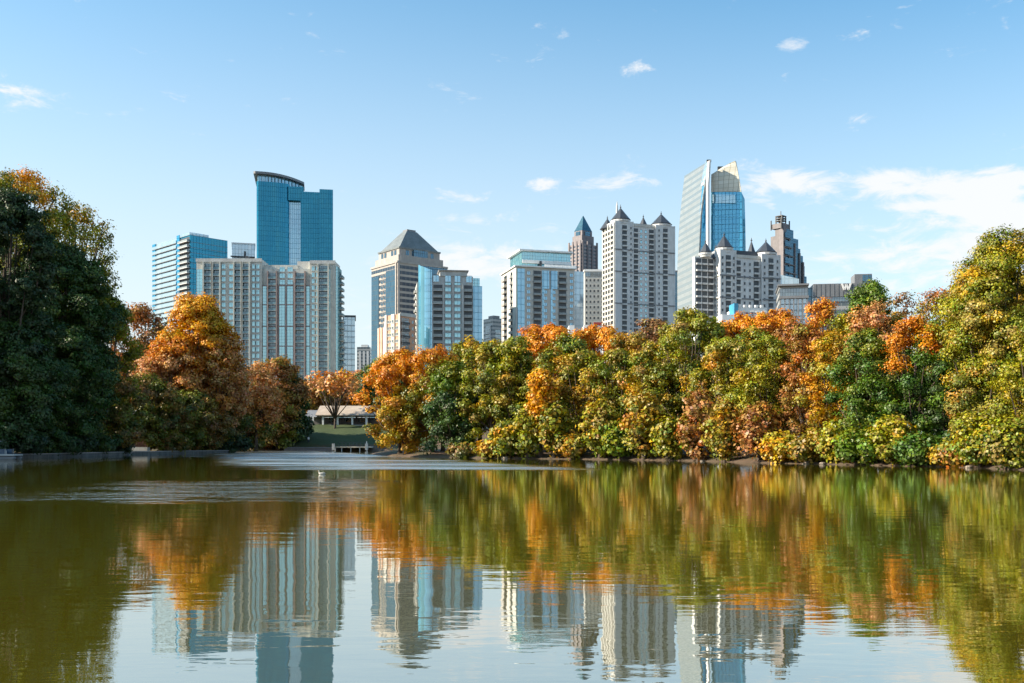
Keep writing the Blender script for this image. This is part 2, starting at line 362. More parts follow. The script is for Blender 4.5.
def b_glass_balcony_left():
    b = Tower('balcony_tower', 'glass apartment tower with white slab edges, leftmost building of the skyline', 190.5, 560, 45, 227.5, 153)
    zt = b.z(234.8); zl = b.z(238.5, 0, 20); d1 = b.dx(180)
    b.box('wall', 0, b.W, 0, b.D*.5, 0, zt, 'deepteal')
    b.box('wing', .05, b.W*.6, d1*.9, b.D, 0, zl, 'paleglass')
    b.box('roof_screen', -.3, b.W*.5, .6, d1, zt, zt+1.6, 'paleglass')
    fh = 2.95; bl = balc_mesh(b.D-d1-4, fh, .8, 'grey', 'paleglass', 'paleglass', 1.5); bs = balc_mesh(d1-1.2, fh, 1.7, 'white', 'rail', 'recess', 1.0)
    for z in floors(b.z(390), zl-.4, fh): b.put('balcony', bl, 0, (b.D+d1)/2+1.5, z, LEFT)
    for z in floors(b.z(390), zt-.6, fh): b.put('balcony', bs, 0, d1/2+.4, z, LEFT)
    b.box('corner_glass', -.5, .05, d1-.3, d1+3.2, 0, zl+.8, 'midblue'); b.box('corner_glass', -.5, .05, b.D-4, b.D, 0, zl, 'midblue')
    for z in floors(b.z(390), zt-1, fh*1.0): b.put('slab_edge', slab_m(b.W), b.W/2, 0, z)
    b.finish()
_sl = {}
def slab_m(w_, mat='grey'):
    if (w_, mat) not in _sl: _sl[(w_, mat)] = MB().box(-w_/2, w_/2, -.12, .02, -.1, .1).mesh('slab_edge', M[mat])
    return _sl[(w_, mat)]
b_glass_balcony_left()

def b_small_glass():
    b = Tower('office_block', 'small pale glass block showing between the balcony tower and the tall teal tower', 232, 700, 15, 255, D=24)
    zt = b.z(243.5); b.box('wall', 0, b.W, 0, b.D, 0, zt, 'paleglass'); b.box('parapet', -.3, b.W+.3, -.3, b.D, zt, zt+.8, 'white')
    b.box('roof_slab', -1, b.W, -1.5, 0, b.z(257), b.z(256), 'dark'); b.box('chimney', b.fx(244), b.fx(246), -1.2, .8, b.z(256), b.z(251), 'dark'); b.finish()
b_small_glass()

def b_teal():
    b = Tower('glass_skyscraper', 'tall deep teal glass skyscraper with curved overhanging crown, highest on the left', 256.5, 760, 11, 333, D=34)
    x1, x2 = b.fx(289), b.fx(300.5); zc = b.z(181); zt = b.z(172.2)
    arc = [(0, 1)]+[(t*b.fx(303), 0+26*(t**2.3)) for t in np.linspace(.04, 1, 14)]
    body = [(0, 1)]+[(p[0], p[1]*.35) for p in arc[1:] if p[0] < x1]+[(x1, 5), (x1, 42), (0, 42)]
    MB().prism(body, 0, zc).build('wall', M['deepteal'], b.root)
    crown = arc+[(b.fx(303), 44), (0, 44)]
    ins = [(min(max(x, .8), b.fx(303)-.8), y+1.2 if y < 40 else 42.5) for x, y in crown]
    MB().prism(ins, zc, zt-1.5).build('crown_glass', M['stripblue'], b.root)
    big = [(x-2.2 if x < 5 else x+1.0*(x/b.W), y-2.2 if y < 40 else y) for x, y in crown]
    MB().prism(big, zt-1.5, zt+.3).build('roof_canopy', M['grey'], b.root)
    for p in arc[1:-1]:
        MB().box(p[0]-.12, p[0]+.12, p[1]-.3, p[1]+.5, zc, zt-1.5).build('crown_mullion', M['grey'], b.root)
    b.box('light_shaft', x1+.02, x2, 7, 40, 0, b.z(197.5), 'stripblue')
    b.box('shaft_head', x1-.6, b.fx(303.5), 3.5, 41, b.z(197.5)+.02, b.z(183.5), 'deepteal')
    xr = b.fx(319.5)
    b.box('wing', x2+.02, xr, 2.5, 42, 0, b.z(188.5), 'deepteal'); b.box('wing', xr, b.W, 0, 41, 0, b.z(186), 'deepteal')
    b.finish()
b_teal()

def b_wide():
    b = Tower('apartment_block', 'broad beige apartment block with many balcony columns, in front of the tall teal tower', 196.5, 500, 0, 336.5, D=13)
    f = b.fx; z0 = 0; zL, zM, zR = b.z(259.5), b.z(268.5), b.z(261.5); zb = b.z(392); fh = 3.2
    b.box('wall', 0, f(262), 0, 13, z0, zL, 'beige'); b.box('wall', f(262), f(310), 1.0, 13, z0, zM, 'beige'); b.box('wall', f(310), f(335.5), 0, 13, z0, zR, 'beige')
    b.box('penthouse', f(296), f(311), 3, 14, zM, b.z(260.3), 'cream'); b.box('parapet', f(262), f(297), 2.5, 3.2, zM, zM+2.2, 'beige')
    b.box('parapet', -.3, f(262), -.35, 0, zL-1.2, zL+.5, 'concrete'); b.box('parapet', f(310), f(335.5), -.35, 0, zR-1.2, zR+.5, 'concrete')
    b.box('roof_house', f(243), f(246), 4, 8, zL, zL+2.5, 'dark'); b.box('roof_house', f(205), f(212), 5, 9, zL, zL+1.0, 'grey')
    b.box('corner_glass', f(335.5)+.02, f(337.6), .8, 12, z0, zR-2.4, 'tealpane')
    b.box('glass_column', 0.15, f(203.5), -.25, -.02, z0, zL-5, 'tealpane')
    for a, c, zt in ((204.6,212,zL),(213.6,220.2,zL),(235,241.4,zL),(243,249.6,zL),(268.3,276.2,zM),(295.4,304.4,zM),(319,328.2,zR)):
        y = 1.0 if zt == zM else 0; m = balc_mesh(f(c)-f(a), fh, 1.4, 'concrete', 'railteal', 'tealrecess', 1.0)
        for z in floors(zb, zt-2.0, fh): b.put('balcony', m, (f(a)+f(c))/2, y, z)
        for x in (f(a)-.25, f(c)+.25): b.box('pier', x-.3, x+.3, y-1.75, y-.02, z0, zt-1.3, 'beige' if zt != zM else 'mauve')
    wm = win_mesh(2.0, 2.3, 'concrete', 'tealpane'); w2 = win_mesh(2.6, 2.4, 'concrete', 'tealpane')
    for px, zt, m in ((223.6,zL,wm),(231.2,zL,wm),(254.2,zL,wm),(257.4,zL,wm),(313.8,zR,wm),(316.9,zR,w2 if False else wm),(331,zR,None)):
        if m is None: continue
        for z in floors(zb, zt-2.0, fh): b.put('window', m, f(px), -.02, z+.5)
    ztop = b.z(286)
    for a, c in ((262.6,266),(279,284.6),(286.6,292.8),(305.8,309.3)):
        b.box('glass_column', f(a), f(c), .75, .98, z0, ztop, 'tealpane')
        for z in (ztop+.9, ztop+.9+fh, ztop+.9+2*fh):
            if c-a > 4: b.put('window', w2, f((a+c)/2), .98, z)
    for px in (278, 285.6, 293.8): b.box('pier', f(px)-.35, f(px)+.35, .3, .98, z0, ztop+.6, 'mauve')
    for py in (285.5, 304.5, 326, 346): b.box('belt_course', f(262), f(310), .55, .74, b.z(py)-.25, b.z(py)+.25, 'mauve')
    b.box('glass_column', f(328.8), f(330.2), -.2, -.02, z0, zR-4, 'tealpane')
    rb = balc_mesh(6, fh, 1.6, 'concrete', 'railteal', 'tealrecess', 1.0)
    for z in floors(zb, zR-4, fh): b.put('balcony', rb, f(337.6), 8, z, RIGHT)
    b.finish()
b_wide()

def b_slim():
    b = Tower('slim_tower', 'slim pale glass tower close behind the right end of the broad apartment block', 343.5, 560, 9, 355, D=18)
    zt = b.z(317); b.box('wall', 0, b.W, 0, b.D, 0, zt, 'paleglass'); b.box('roof_slab', -.5, b.W+.5, -.5, b.D, zt, zt+1, 'dark')
    m = balc_mesh(4.5, 3.2, 1.4, 'white', 'rail', 'navyglass', .9); x0 = b.fx(339); b.box('wing', x0, 0, 2, b.D, 0, b.z(319), 'navyglass')
    for z in floors(b.z(400), b.z(320), 3.2): b.put('balcony', m, x0/2-.6, 2, z); b.put('slab_edge', slab_m(b.W), b.W/2, 0, z)
    b.finish()
    b = Tower('distant_tower', 'small distant grey tower between the slim glass tower and the pyramid-roofed tower', 357, 950, 0, 370, D=20)
    zt = b.z(347); b.box('wall', 0, b.W, 0, 20, 0, zt, 'bandgrey'); b.box('penthouse', b.W*.3, b.W*.8, 2, 12, zt, b.z(344.5), 'white')
    for k in range(3): b.box('pier', b.W*(.15+k*.3), b.W*(.15+k*.3)+2, -.6, 0, 0, zt-4, 'white')
    b.finish()
b_slim()

def b_pyramid():
    b = Tower('pyramid_tower', 'granite office tower with stepped top and truncated pyramid roof', 397.5, 620, 38, 447, 371.5)
    W, D = b.W, b.D; zs = b.z(260.5); z2 = b.z(253.5); z3 = b.z(246.5)
    b.box('wall', 0, W, 0, D, 0, zs-1.2, 'bandbeige'); b.box('cornice', -.5, W+.5, -.5, D+.5, zs-1.2, zs, 'tan')
    b.box('glass_bay', W*.50, W+.15, -.4, D*.2, 0, zs-1.4, 'navyglass'); b.box('glass_bay', -.4, .0, D*.06, D*.42, 0, zs-5, 'navyglass'); b.box('glass_bay', -.3, 0, D*.7, D-.5, 0, zs-7, 'navyglass')
    b.box('pier', -.7, -.0, D*.02, D*.055, 0, zs-1.2, 'tan'); b.box('pier', W*.0, W*.04, -.5, 0, 0, zs-1.2, 'tan'); b.box('pier', W*.46, W*.5, -.5, 0, 0, zs-1.2, 'tan')
    wm = win_mesh(2.2, 1.9, 'tan', 'navyglass')
    for z in floors(b.z(365), zs-6, 3.5):
        for t in (.48, .58): b.put('window', wm, -.02, D*t, z+.7, LEFT)
    i = 1.8
    b.box('upper_tier', i, W-i, i, D-i, zs+.01, z2, 'tan')
    j = 3.4; b.box('penthouse', j, W-j, j, D-j, z2+.01, z3, 'tan'); b.box('cornice', j-.5, W-j+.5, j-.5, D-j+.5, z3, z3+1, 'copper')
    pm = win_mesh(2.4, 3.4, 'tan', 'navyglass')
    for t in (.25, .37, .63, .75): b.put('window', pm, W*t, j-.02, z2+.4); b.put('window', pm, j-.02, D*t, z2+.4, LEFT)
    b.box('glass_bay', W*.36, W*.64, j-1, j-.01, zs, z3-.1, 'navyglass')
    za = b.z(230, 12, 12); mb = MB(); a = j+.6; t = .40
    lo = [(a, a), (W-a, a), (W-a, D-a), (a, D-a)]; hi = [(W*t, D*t), (W*(1-t), D*t), (W*(1-t), D*(1-t)), (W*t, D*(1-t))]
    mb.add([(x, y, z3+1) for x, y in lo]+[(x, y, za) for x, y in hi], [(0,1,5,4),(1,2,6,5),(2,3,7,6),(3,0,4,7),(4,5,6,7),(3,2,1,0)])
    rf = mb.build('roof', M['copper'], b.root)
    MB().box(W*t+.5, W*(1-t)-.5, D*t+.5, D*(1-t)-.5, za, za+1.2).build('roof_cap', M['grey'], rf)
    b.finish()
b_pyramid()

def b_curved_glass():
    b = Tower('condo_tower', 'grey condominium tower with a curved blue glass corner, in front of the pyramid-roofed tower', 419, 480, 8, 482, D=26)
    f = b.fx; fh = 3.15; zt = b.z(275.5); zc = b.z(270.5); zb = b.z(372)
    b.box('wall', f(431), f(473), 0, 24, 0, zt, 'concrete'); b.box('wall', -.8, f(431), 4, 24, 0, b.z(281), 'cream')
    b.box('parapet', f(440), f(467), -.4, 10, zt, zc, 'concrete'); b.box('roof_slab', f(438.5), f(468.5), -1, 11, zc, zc+.5, 'tan')
    n = 10; x1 = f(431.8); poly = [(x1*(1-math.cos(math.pi/2*i/n)), 4-5.5*math.sin(math.pi/2*i/n)) for i in range(n+1)]+[(x1, 6), (0, 6)]
    zz = [b.z(263)-0.35*i for i in range(n+1)]; MB().prism(poly, 0, zz+[zz[-1], zz[0]], smooth=False).build('curved_glass', M['skyglass'], b.root)
    for a, c in ((433, 442.3), (464, 472)):
        m = balc_mesh(f(c)-f(a), fh, 1.4, 'concrete', 'rail', 'recess', 1.0)
        for z in floors(zb, b.z(284), fh): b.put('balcony', m, (f(a)+f(c))/2, 0, z)
    for px in (432.3, 443.2, 452.8, 462.8): b.box('pier', f(px)-.35, f(px)+.35, -1.3, -.02, 0, b.z(283), 'concrete')
    wm = win_mesh(3.0, 2.1, 'concrete', 'tealpane')
    for px in (448, 457.4):
        for z in floors(zb, b.z(279), fh): b.put('window', wm, f(px), -.02, z+.5)
    pm = win_mesh(2.7, 3.2, 'concrete', 'stripblue')
    for px in (436, 448, 457.4, 469): b.put('window', pm, f(px), -.42 if 440 < px < 467 else -.02, b.z(281.5))
    b.box('glass_wing', f(473), b.W, -.6, 20, 0, b.z(285), 'skyglass'); b.box('wall', f(473), b.W-1, 1, 20, b.z(285), b.z(276.5), 'tealpane')
    m = balc_mesh(5, fh, 1.2, 'cream', 'railwhite', 'pane', .95)
    for z in floors(zb, b.z(284), fh): b.put('balcony', m, -.8, 8.5, z, LEFT)
    b.finish()
b_curved_glass()

def b_peach():
    b = Tower('brick_block', 'peach and white striped block standing before the pyramid-roofed tower', 400.5, 450, 48, 415.5, 376.5)
    zt = b.z(314); d1, d2 = b.dx(385.5), b.dx(383)
    b.box('wall', 0, b.W, 0, d1, 0, zt, 'peach'); b.box('wall', .6, b.W-1, d1, d2, 0, b.z(319.5), 'cream'); b.box('wall', .6, b.W-1, d2, b.D, 0, b.z(325.5), 'cream')
    for a, c in ((0, .08), (.36, .58), (.88, 1.0)): b.box('pier', -.5, 0, d1*a, d1*c, 0, zt+.3, 'cream')
    for t in (.3, .7): b.box('pier', .3, .6, d2+(b.D-d2)*t-.4, d2+(b.D-d2)*t+.4, 0, b.z(325.5), 'peach')
    m = balc_mesh(b.W*.5, 3.0, .9, 'grey', 'dark', 'pane', .9)
    for z in floors(b.z(370), zt-1.5, 3.0): b.put('balcony', m, b.W*.30, 0, z)
    wm = win_mesh(.9, 1.3, 'cream', 'pane')
    for z in floors(b.z(370), zt-1.5, 3.0):
        for t in (.16, .27, .47, .66, .8): b.put('window', wm, -.52 if t == .47 else -.02, d1*t, z+.8, LEFT)
        b.put('window', wm, b.W*.80, -.02, z+.8)
    b.box('parapet', -.2, b.W+.2, -.2, .0, zt-.8, zt+.7, 'cream'); b.finish()
b_peach()

def b_far_small():
    b = Tower('distant_condo', 'small distant stepped white condo between the two blue-glass condominiums', 492.5, 800, 35, 503, 483.5)
    zt = b.z(318); b.box('wall', 0, b.W, 0, b.D, 0, zt, 'bandgrey'); b.box('wall', -1.5, 0, 2, b.D*.6, 0, zt-6, 'white')
    m = balc_mesh(5, 3.6, 1.4, 'white', 'railwhite', 'pane', .95)
    for z in floors(b.z(355), zt-9, 3.6): b.put('balcony', m, -1.5, b.D*.3+1, z, LEFT); b.put('balcony', m, b.W*.5, 0, z)
    b.box('penthouse', 2, b.W-2, 2, 9, zt, zt+2.4, 'grey'); b.finish()
b_far_small()

def b_blue_white():
    b = Tower('condo_tower', 'cream condominium tower with bright blue glass columns and white roof terraces', 516, 500, 16, 584.3, 501.6)
    f = b.fx; fh = 3.15; zt = b.z(266.5); zb = b.z(355); D = b.D
    b.box('wall', 0, f(574.5), 0, D, 0, zt, 'cream'); b.box('glass_wing', f(574.5), b.W, .8, D-2, 0, b.z(268), 'paleglass')
    b.box('roof_slab', -.8, f(576), -1, D+.5, zt, zt+.6, 'paint')
    z1 = b.z(252.5, 4, 8); b.box('penthouse_glass', f(524), f(573), 4, D-2, zt+.6, z1, 'tealpane'); b.box('roof_slab', f(521), f(575), 2.5, D-1, z1, z1+.8, 'paint')
    b.box('penthouse', f(546), f(572), 6, D-3, z1+.8, b.z(250), 'tealpane'); b.box('roof_slab', f(545), f(574), 5, D-2, b.z(250), b.z(250)+.6, 'paint')
    b.box('parapet', f(524), f(573), 2.6, 2.9, zt+2.6, zt+4.2, 'paint'); b.box('parapet', f(545), f(577), .5, .9, zt+.6, zt+2.0, 'paint')
    b.box('vent', f(541), f(543), 2.0, 3.4, zt+.6, zt+3.8, 'dark')
    b.box('glass_column', f(517.6), f(524.4), -.5, -.0, 0, zt-1, 'skyglass')
    zm = b.z(287.5)
    for a, c in ((542, 549), (550.6, 557.2)):
        b.box('glass_column', f(a), f(c), -.45, 0, zm, zt-1.4, 'skyglass'); b.box('glass_column', f(a), f(a)+1.1, -.2, 0, 0, zm, 'skyglass')
    for a, c in ((533.4, 541), (558.6, 566.2)):
        m = balc_mesh(f(c)-f(a), fh, 1.3, 'tan', 'rail', 'recess', .9)
        for z in floors(zb, zt-1.4, fh): b.put('balcony', m, (f(a)+f(c))/2, 0, z)
    wm = win_mesh(1.7, 1.9, 'cream', 'skyglass')
    for px in (528.6, 545.5, 553.9, 571.4):
        for z in floors(zb, zt-1.4 if px in (528.6, 571.4) else zm, fh): b.put('window', wm, f(px), -.02, z+.6)
    m = balc_mesh(5.5, fh, 1.5, 'tan', 'tan', 'pane', 1.0); m2 = balc_mesh(3.4, fh, 1.2, 'cream', 'cream', 'pane', 1.0)
    for z in floors(zb, zt-1.4, fh): b.put('balcony', m, 0, D*.72, z, LEFT); b.put('balcony', m2, 0, D*.3, z, LEFT)
    b.finish()
b_blue_white()

def b_glass_peak():
    b = Tower('peaked_tower', 'rose granite skyscraper topped by a small glass pyramid, far behind the cream condominium', 581.5, 1080, 40, 598, 568.3)
    W, D = b.W, b.D; zs = b.z(243); zu = b.z(231, 8, 8)
    b.box('wall', 0, W, 0, D, 0, zs, 'banddark')
    for t in (.08, .36, .64, .92):
        b.box('pier', W*t-1, W*t+1, -1, 0, 0, zs+3, 'pink'); b.box('pier', -1, 0, D*t-1, D*t+1, 0, zs+3, 'pink')
    b.box('upper_tier', W*.14, W*.86, D*.14, D*.86, zs, b.z(236, 8, 8), 'pink'); b.box('upper_tier', W*.2, W*.8, D*.2, D*.8, b.z(236, 8, 8), zu, 'pink')
    b.box('glass_bay', W*.35, W*.65, D*.2-.8, D*.2, zs-30, zu-1, 'navyglass'); b.box('glass_bay', W*.2-.8, W*.2, D*.35, D*.65, zs-12, zu-1, 'navyglass')
    MB().frustum(W/2, D/2, zu, b.z(216, 12, 12), W*.43, .3, sy=D/W).build('roof', M['tealrecess'], b.root); b.finish()
    b = Tower('hotel_block', 'plain pale tan block with small square windows, left of the taller castle-roofed tower', 584.6, 610, 0, 604, D=20)
    zt = b.z(271.5); b.box('wall', 0, b.W, 0, 20, 0, zt, 'cream'); b.box('parapet', -.4, b.W+.4, -.4, 20, zt, zt+1.3, 'paint'); b.box('glass_band', .5, b.W, -.2, 0, zt-3.0, zt-.6, 'pane')
    wm = win_mesh(1.1, 1.7, 'cream', 'recess')
    for z in floors(b.z(345), zt-3.6, 3.3):
        for k in range(5): b.put('window', wm, b.W*(.1+.2*k), -.02, z+.6)
    b.finish()
b_glass_peak()

def cone(b, x, y, z, r, h, n=8):
    o = MB().frustum(x, y, z, z+.5, r*1.10, r*1.16, n, 0.3).frustum(x, y, z+.5, z+.9+h*.3, r*1.12, r*.74, n, .3).frustum(x, y, z+.9+h*.3, z+.9+h, r*.74, .12, n, .3).build('turret_roof', M['slate'], b.root)
    MB().frustum(x, y, z+.9+h, z+.9+h*1.30, .22, .12, 5).frustum(x, y, z+.9+h*1.02, z+.9+h*1.10, .45, .45, 6).build('finial', M['dark'], o)
def turret(b, x, y, r, z0, z1):
    MB().frustum(x, y, z0, z1, r, r, 16, .1, smooth=True).frustum(x, y, z1-.9, z1, r+.45, r+.6, 16, .1).build('turret', M['white'], b.root)

def b_castle(big):
    if big: b = Tower('castle_tower', 'taller white tower with dark conical turret roofs, next to the curved glass skyscraper', 615.3, 560, 20, 674.5, 603.5); L = dict(l=633, r=656, zt=218.5, zc=223, fh=3.0, ap=203.5, ap2=206)
    else: b = Tower('castle_tower', 'shorter white tower with dark conical turret roofs, in front of the curved glass skyscraper', 720.4, 440, 20, 779.8, 710.5); L = dict(l=735.5, r=762, zt=247, zc=254.5, fh=2.9, ap=231.5, ap2=234)
    f = b.fx; D = b.D; W = b.W; zt = b.z(L['zt']); zc = b.z(L['zc']); fh = L['fh']; zb = b.z(345)
    xl, xr = f(L['l']), f(L['r'])
    b.box('wall', 0, xl, 0, D, 0, zt-1, 'white'); b.box('wall', xr, W, 0, D, 0, zt-1.6, 'white'); b.box('wall', xl, xr, 1.3, D, 0, zc, 'white')
    b.box('balustrade', xl, xr, .95, 1.3, zc-.6, zc+.8, 'cream')
    b.box('mansard_roof', xl+.5, xr-.5, 3.5, D-1, zc, zc+(1.6 if big else 3.2), 'tan' if big else 'slate')
    tw = [(xl*.5, xl*.46, L['ap'], zt-1), ((xr+W)/2, (W-xr)*.46, L['ap2'], zt-1.6)]
    for x, r, ap, zz in tw:
        turret(b, x, r*.9, r, zz-1.2, zz+1.0); top = zz+1.0; cone(b, x, r*.9, top, r, (b.z(ap)-top-.9)/1.0*.86)
    cone(b, 1.5, D-2, zt-3.5 if big else zt-4.5, xl*.34, 5.5 if big else 4.6); cone(b, xr-xl*.15, D*.8, zt-.6, xl*.22, 5 if big else 5)
    for py in ((249, 271, 303) if big else (275, 297)):
        zz = b.z(py)
        b.box('belt_course', -.4, xl+.01, -.4, -.0, zz-.3, zz+.3, 'grey'); b.box('belt_course', xr, W+.3, -.4, 0, zz-.3, zz+.3, 'grey'); b.box('belt_course', xl+.02, xr-.01, .95, 1.28, zz-.3, zz+.3, 'grey'); b.box('belt_course', -.38, -.01, .02, D, zz-.3, zz+.3, 'cream')
    sm = win_mesh(.9, 1.5, 'white', 'recess'); pm = win_mesh(1.2, 1.8, 'white', 'tealpane')
    bm = balc_mesh(3.0 if big else 2.6, fh, .9, 'white', 'railwhite', 'recess', .45); bm2 = balc_mesh(2.6, fh, .8, 'cream', 'cream', 'recess', .8)
    for i, z in enumerate(floors(zb, zt-3.2, fh)):
        b.put('balcony', bm, xl*.52, 0, z); b.put('balcony', bm, (xr+W)/2, 0, z)
        for x in (xl*.88, xr+(W-xr)*.16) if big else (xl*.14, xl*.88, xr+(W-xr)*.14, xr+(W-xr)*.86): b.put('window', sm, x, -.02, z+.7)
        ys = (.2, .42, .64, .86) if big else (.5,)
        for k, t in enumerate(ys): b.put('balcony' if big else 'window', bm2 if big else sm, 0, D*t, z, LEFT)
    for z in floors(zb, zc-1.6, fh):
        for t in (.16, .84): b.put('balcony', bm, xl+(xr-xl)*t, 1.3, z)
        for t in (.40, .60): b.put('window', pm if big else sm, xl+(xr-xl)*t, 1.28, z+.5)
    for x in (0, xl): b.box('quoin', x-.3, x+.3, -.3, -.01, 0, zt-1, 'white')
    for x in (xr, W): b.box('quoin', x-.3, x+.3, -.3, -.01, 0, zt-1.6, 'white')
    if big:
        MB().frustum(f(625.5), D*.7, zt, zt+10, .9, .5, 6).frustum(f(625.5), D*.7, zt+10, zt+13, .5, .05, 6).build('spire', M['cream'], b.root)
        b.box('side_wing', 1.2, W*.4, D, D+2.5, 0, b.z(231, 0, D), 'white')
        balc_s = balc_mesh(1.6, fh, .6, 'cream', 'cream', 'recess', .8)
        for t in (.03, .31, .53, .75, .97): b.box('pier', -.9, -.02, D*t-.45, D*t+.45, 0, zt-2, 'cream')
        for z in floors(zb, b.z(233, 0, D), fh):
            b.put('balcony', balc_s, 1.2, D+1.3, z, LEFT)
    else:
        x0 = f(700.5); b.box('side_wing', x0, -.4, D*.6, D*.6+2, 0, b.z(256), 'white'); turret(b, x0*.45, D*.6, 2.4, b.z(256), b.z(252)); cone(b, x0*.45, D*.6, b.z(252), 2.4, 4.0)
        for z in floors(zb, b.z(257), fh):
            for t in (.2, .5, .8): b.put('balcony', bm, x0*t, D*.6, z)
        for z in floors(zb, b.z(262), fh*1.0): b.put('window', win_mesh(.9, 1.4, 'cream', 'pane') if False else sm, 0, D*.25, z+.6, LEFT)
    b.finish()
b_castle(True); b_castle(False)

def b_sliver():
    b = Tower('dark_tower', 'narrow dark strip of tower showing at the right edge of the taller castle-roofed tower', 670, 660, 0, 677.3, D=18)
    zt = b.z(272); b.box('wall', 0, b.W, 0, 18, 0, zt, 'navyglass')
    for z in floors(b.z(340), zt, 3.4): b.put('slab_edge', slab_m(b.W), b.W/2, 0, z)
    b.box('parapet', -.2, b.W+.2, -.2, .4, zt, zt+1, 'grey'); b.finish()
b_sliver()

def b_curved():
    Y0 = 800; root = tag(empty('glass_skyscraper', ((705-CX)/F*Y0, Y0, GZ)), 'tall curved skyscraper of two glass halves with slanted tops, beside the taller castle-roofed tower', 'tower')
    def P(px, py, Y): return ((px-CX)/F*Y-root.location.x, Y-Y0, (HZ-py)/F*Y+CH-GZ)
    def loft(name, rows, mat, thick):
        """rows: (left px, right px, left py, right py, left Y, right Y); a leaf-shaped wall of real thickness"""
        mb = MB(); vs = []
        for lp, rp, ly, ry, lY, rY in rows:
            a = Vector(P(lp, ly, lY)); c = Vector(P(rp, ry, rY)); d = (c-a); nrm = Vector((-d.y, d.x, 0)).normalized()*thick
            vs += [a, c, c+nrm, a+nrm]
        n = len(rows); fs = []
        for i in range(n-1):
            for k in range(4): fs.append((i*4+k, i*4+(k+1) % 4, (i+1)*4+(k+1) % 4, (i+1)*4+k))
        fs += [(3, 2, 1, 0), tuple((n-1)*4+k for k in range(4))]
        return mb.add(vs, fs).build(name, mat, root)
    gy = HZ+(CH-GZ)/800*F
    lx = lambda y: np.interp(y, [176, 190, 215, 242, 280, 317, 445], [684.5, 682.8, 680, 678, 677, 676.6, 676.4])
    rx = lambda y: np.interp(y, [160, 175, 190, 214, 250, 317, 445], [709.3, 706.5, 704, 700.8, 699, 697.8, 697.5])
    rows = [(lx(445), rx(445), gy, gy, 850, 800)]
    for t in np.linspace(0.0, 1, 14):
        yl = 400+(176-400)*t; yr = 400+(160.5-400)*t; rows.append((float(lx(yl)), float(rx(yr)), yl, yr, 850, 800))
    loft('curved_facade', rows, M['bandwhite'], 1.2)
    r2 = [(697.6, 707.5, gy, gy, 801.5, 806), (698.2, 707.5, 317, 317, 801.5, 806), (699.6, 707.5, 250, 250, 801.5, 806), (701.5, 707.5, 213, 213, 801.5, 806), (704.5, 708, 186, 186, 801.5, 806)]
    loft('glass_side', r2, M['midblue'], 2); loft('crown_lattice', [(703.8, 708.3, 185, 185, 802, 806), (706.4, 709, 172, 172, 802, 806), (709, 710, 160.5, 161.5, 802, 804)], M['paleglass'], 3)
    loft('fin', [(707.6, 710, gy, gy, 797, 798), (707.8, 709.6, 185, 184, 797, 798), (709.2, 711, 161, 160, 797, 798)], M['paint'], 2.0)
    r3 = [(710.6, 743.0, gy, gy, 811, 803), (710.6, 743.4, 300, 300, 811, 803), (710.8, 743.2, 250, 250, 811, 803), (711, 742.4, 215, 215, 811, 803), (711, 741.4, 192, 192, 811, 803)]
    loft('glass_half', r3, M['midblue'], 24)
    loft('sign_band', [(712.5, 735.5, 203, 203, 810.2, 803.2), (712.5, 735, 194.5, 194.5, 810.2, 803.2)], M['stripblue'], .4)
    cm = glass('translucent crown panels', (.74, .70, .58), (.86, .83, .72), (.45, .42, .33), 2.4, 3.2, .14, .08)
    loft('crown', [(711, 741.3, 191.8, 191.8, 811.2, 803), (711, 739.5, 181, 181, 811.2, 803), (711.2, 737.5, 174.5, 170, 811.2, 803), (722, 735.6, 167.5, 162, 808.4, 803), (733, 734.6, 161.5, 160.7, 804, 803)], cm, 2.5)
    for i in range(17):
        py = 186+i*7.6; 
        loft('slab_edge', [(710.9, 742.6 if py > 215 else 741.8, py+.5, py+.5, 810.6, 802.6), (710.9, 742.6 if py > 215 else 741.8, py-.1, py-.1, 810.6, 802.6)], M['midblue'], .3) if py > 195 else None
    MB().box(*[P(708.5, 160, 800)[0]-1, P(711.5, 160, 800)[0]], 1, 6, P(0, 161.5, 800)[2], P(0, 159.2, 800)[2]).build('roof_gantry', M['dark'], root)
    x = P(720, 168, 809); MB().box(x[0]-1.5, x[0]+2.5, x[1]+1, x[1]+3, x[2]-2, x[2]+1.6).build('roof_gantry', M['dark'], root)
b_curved()

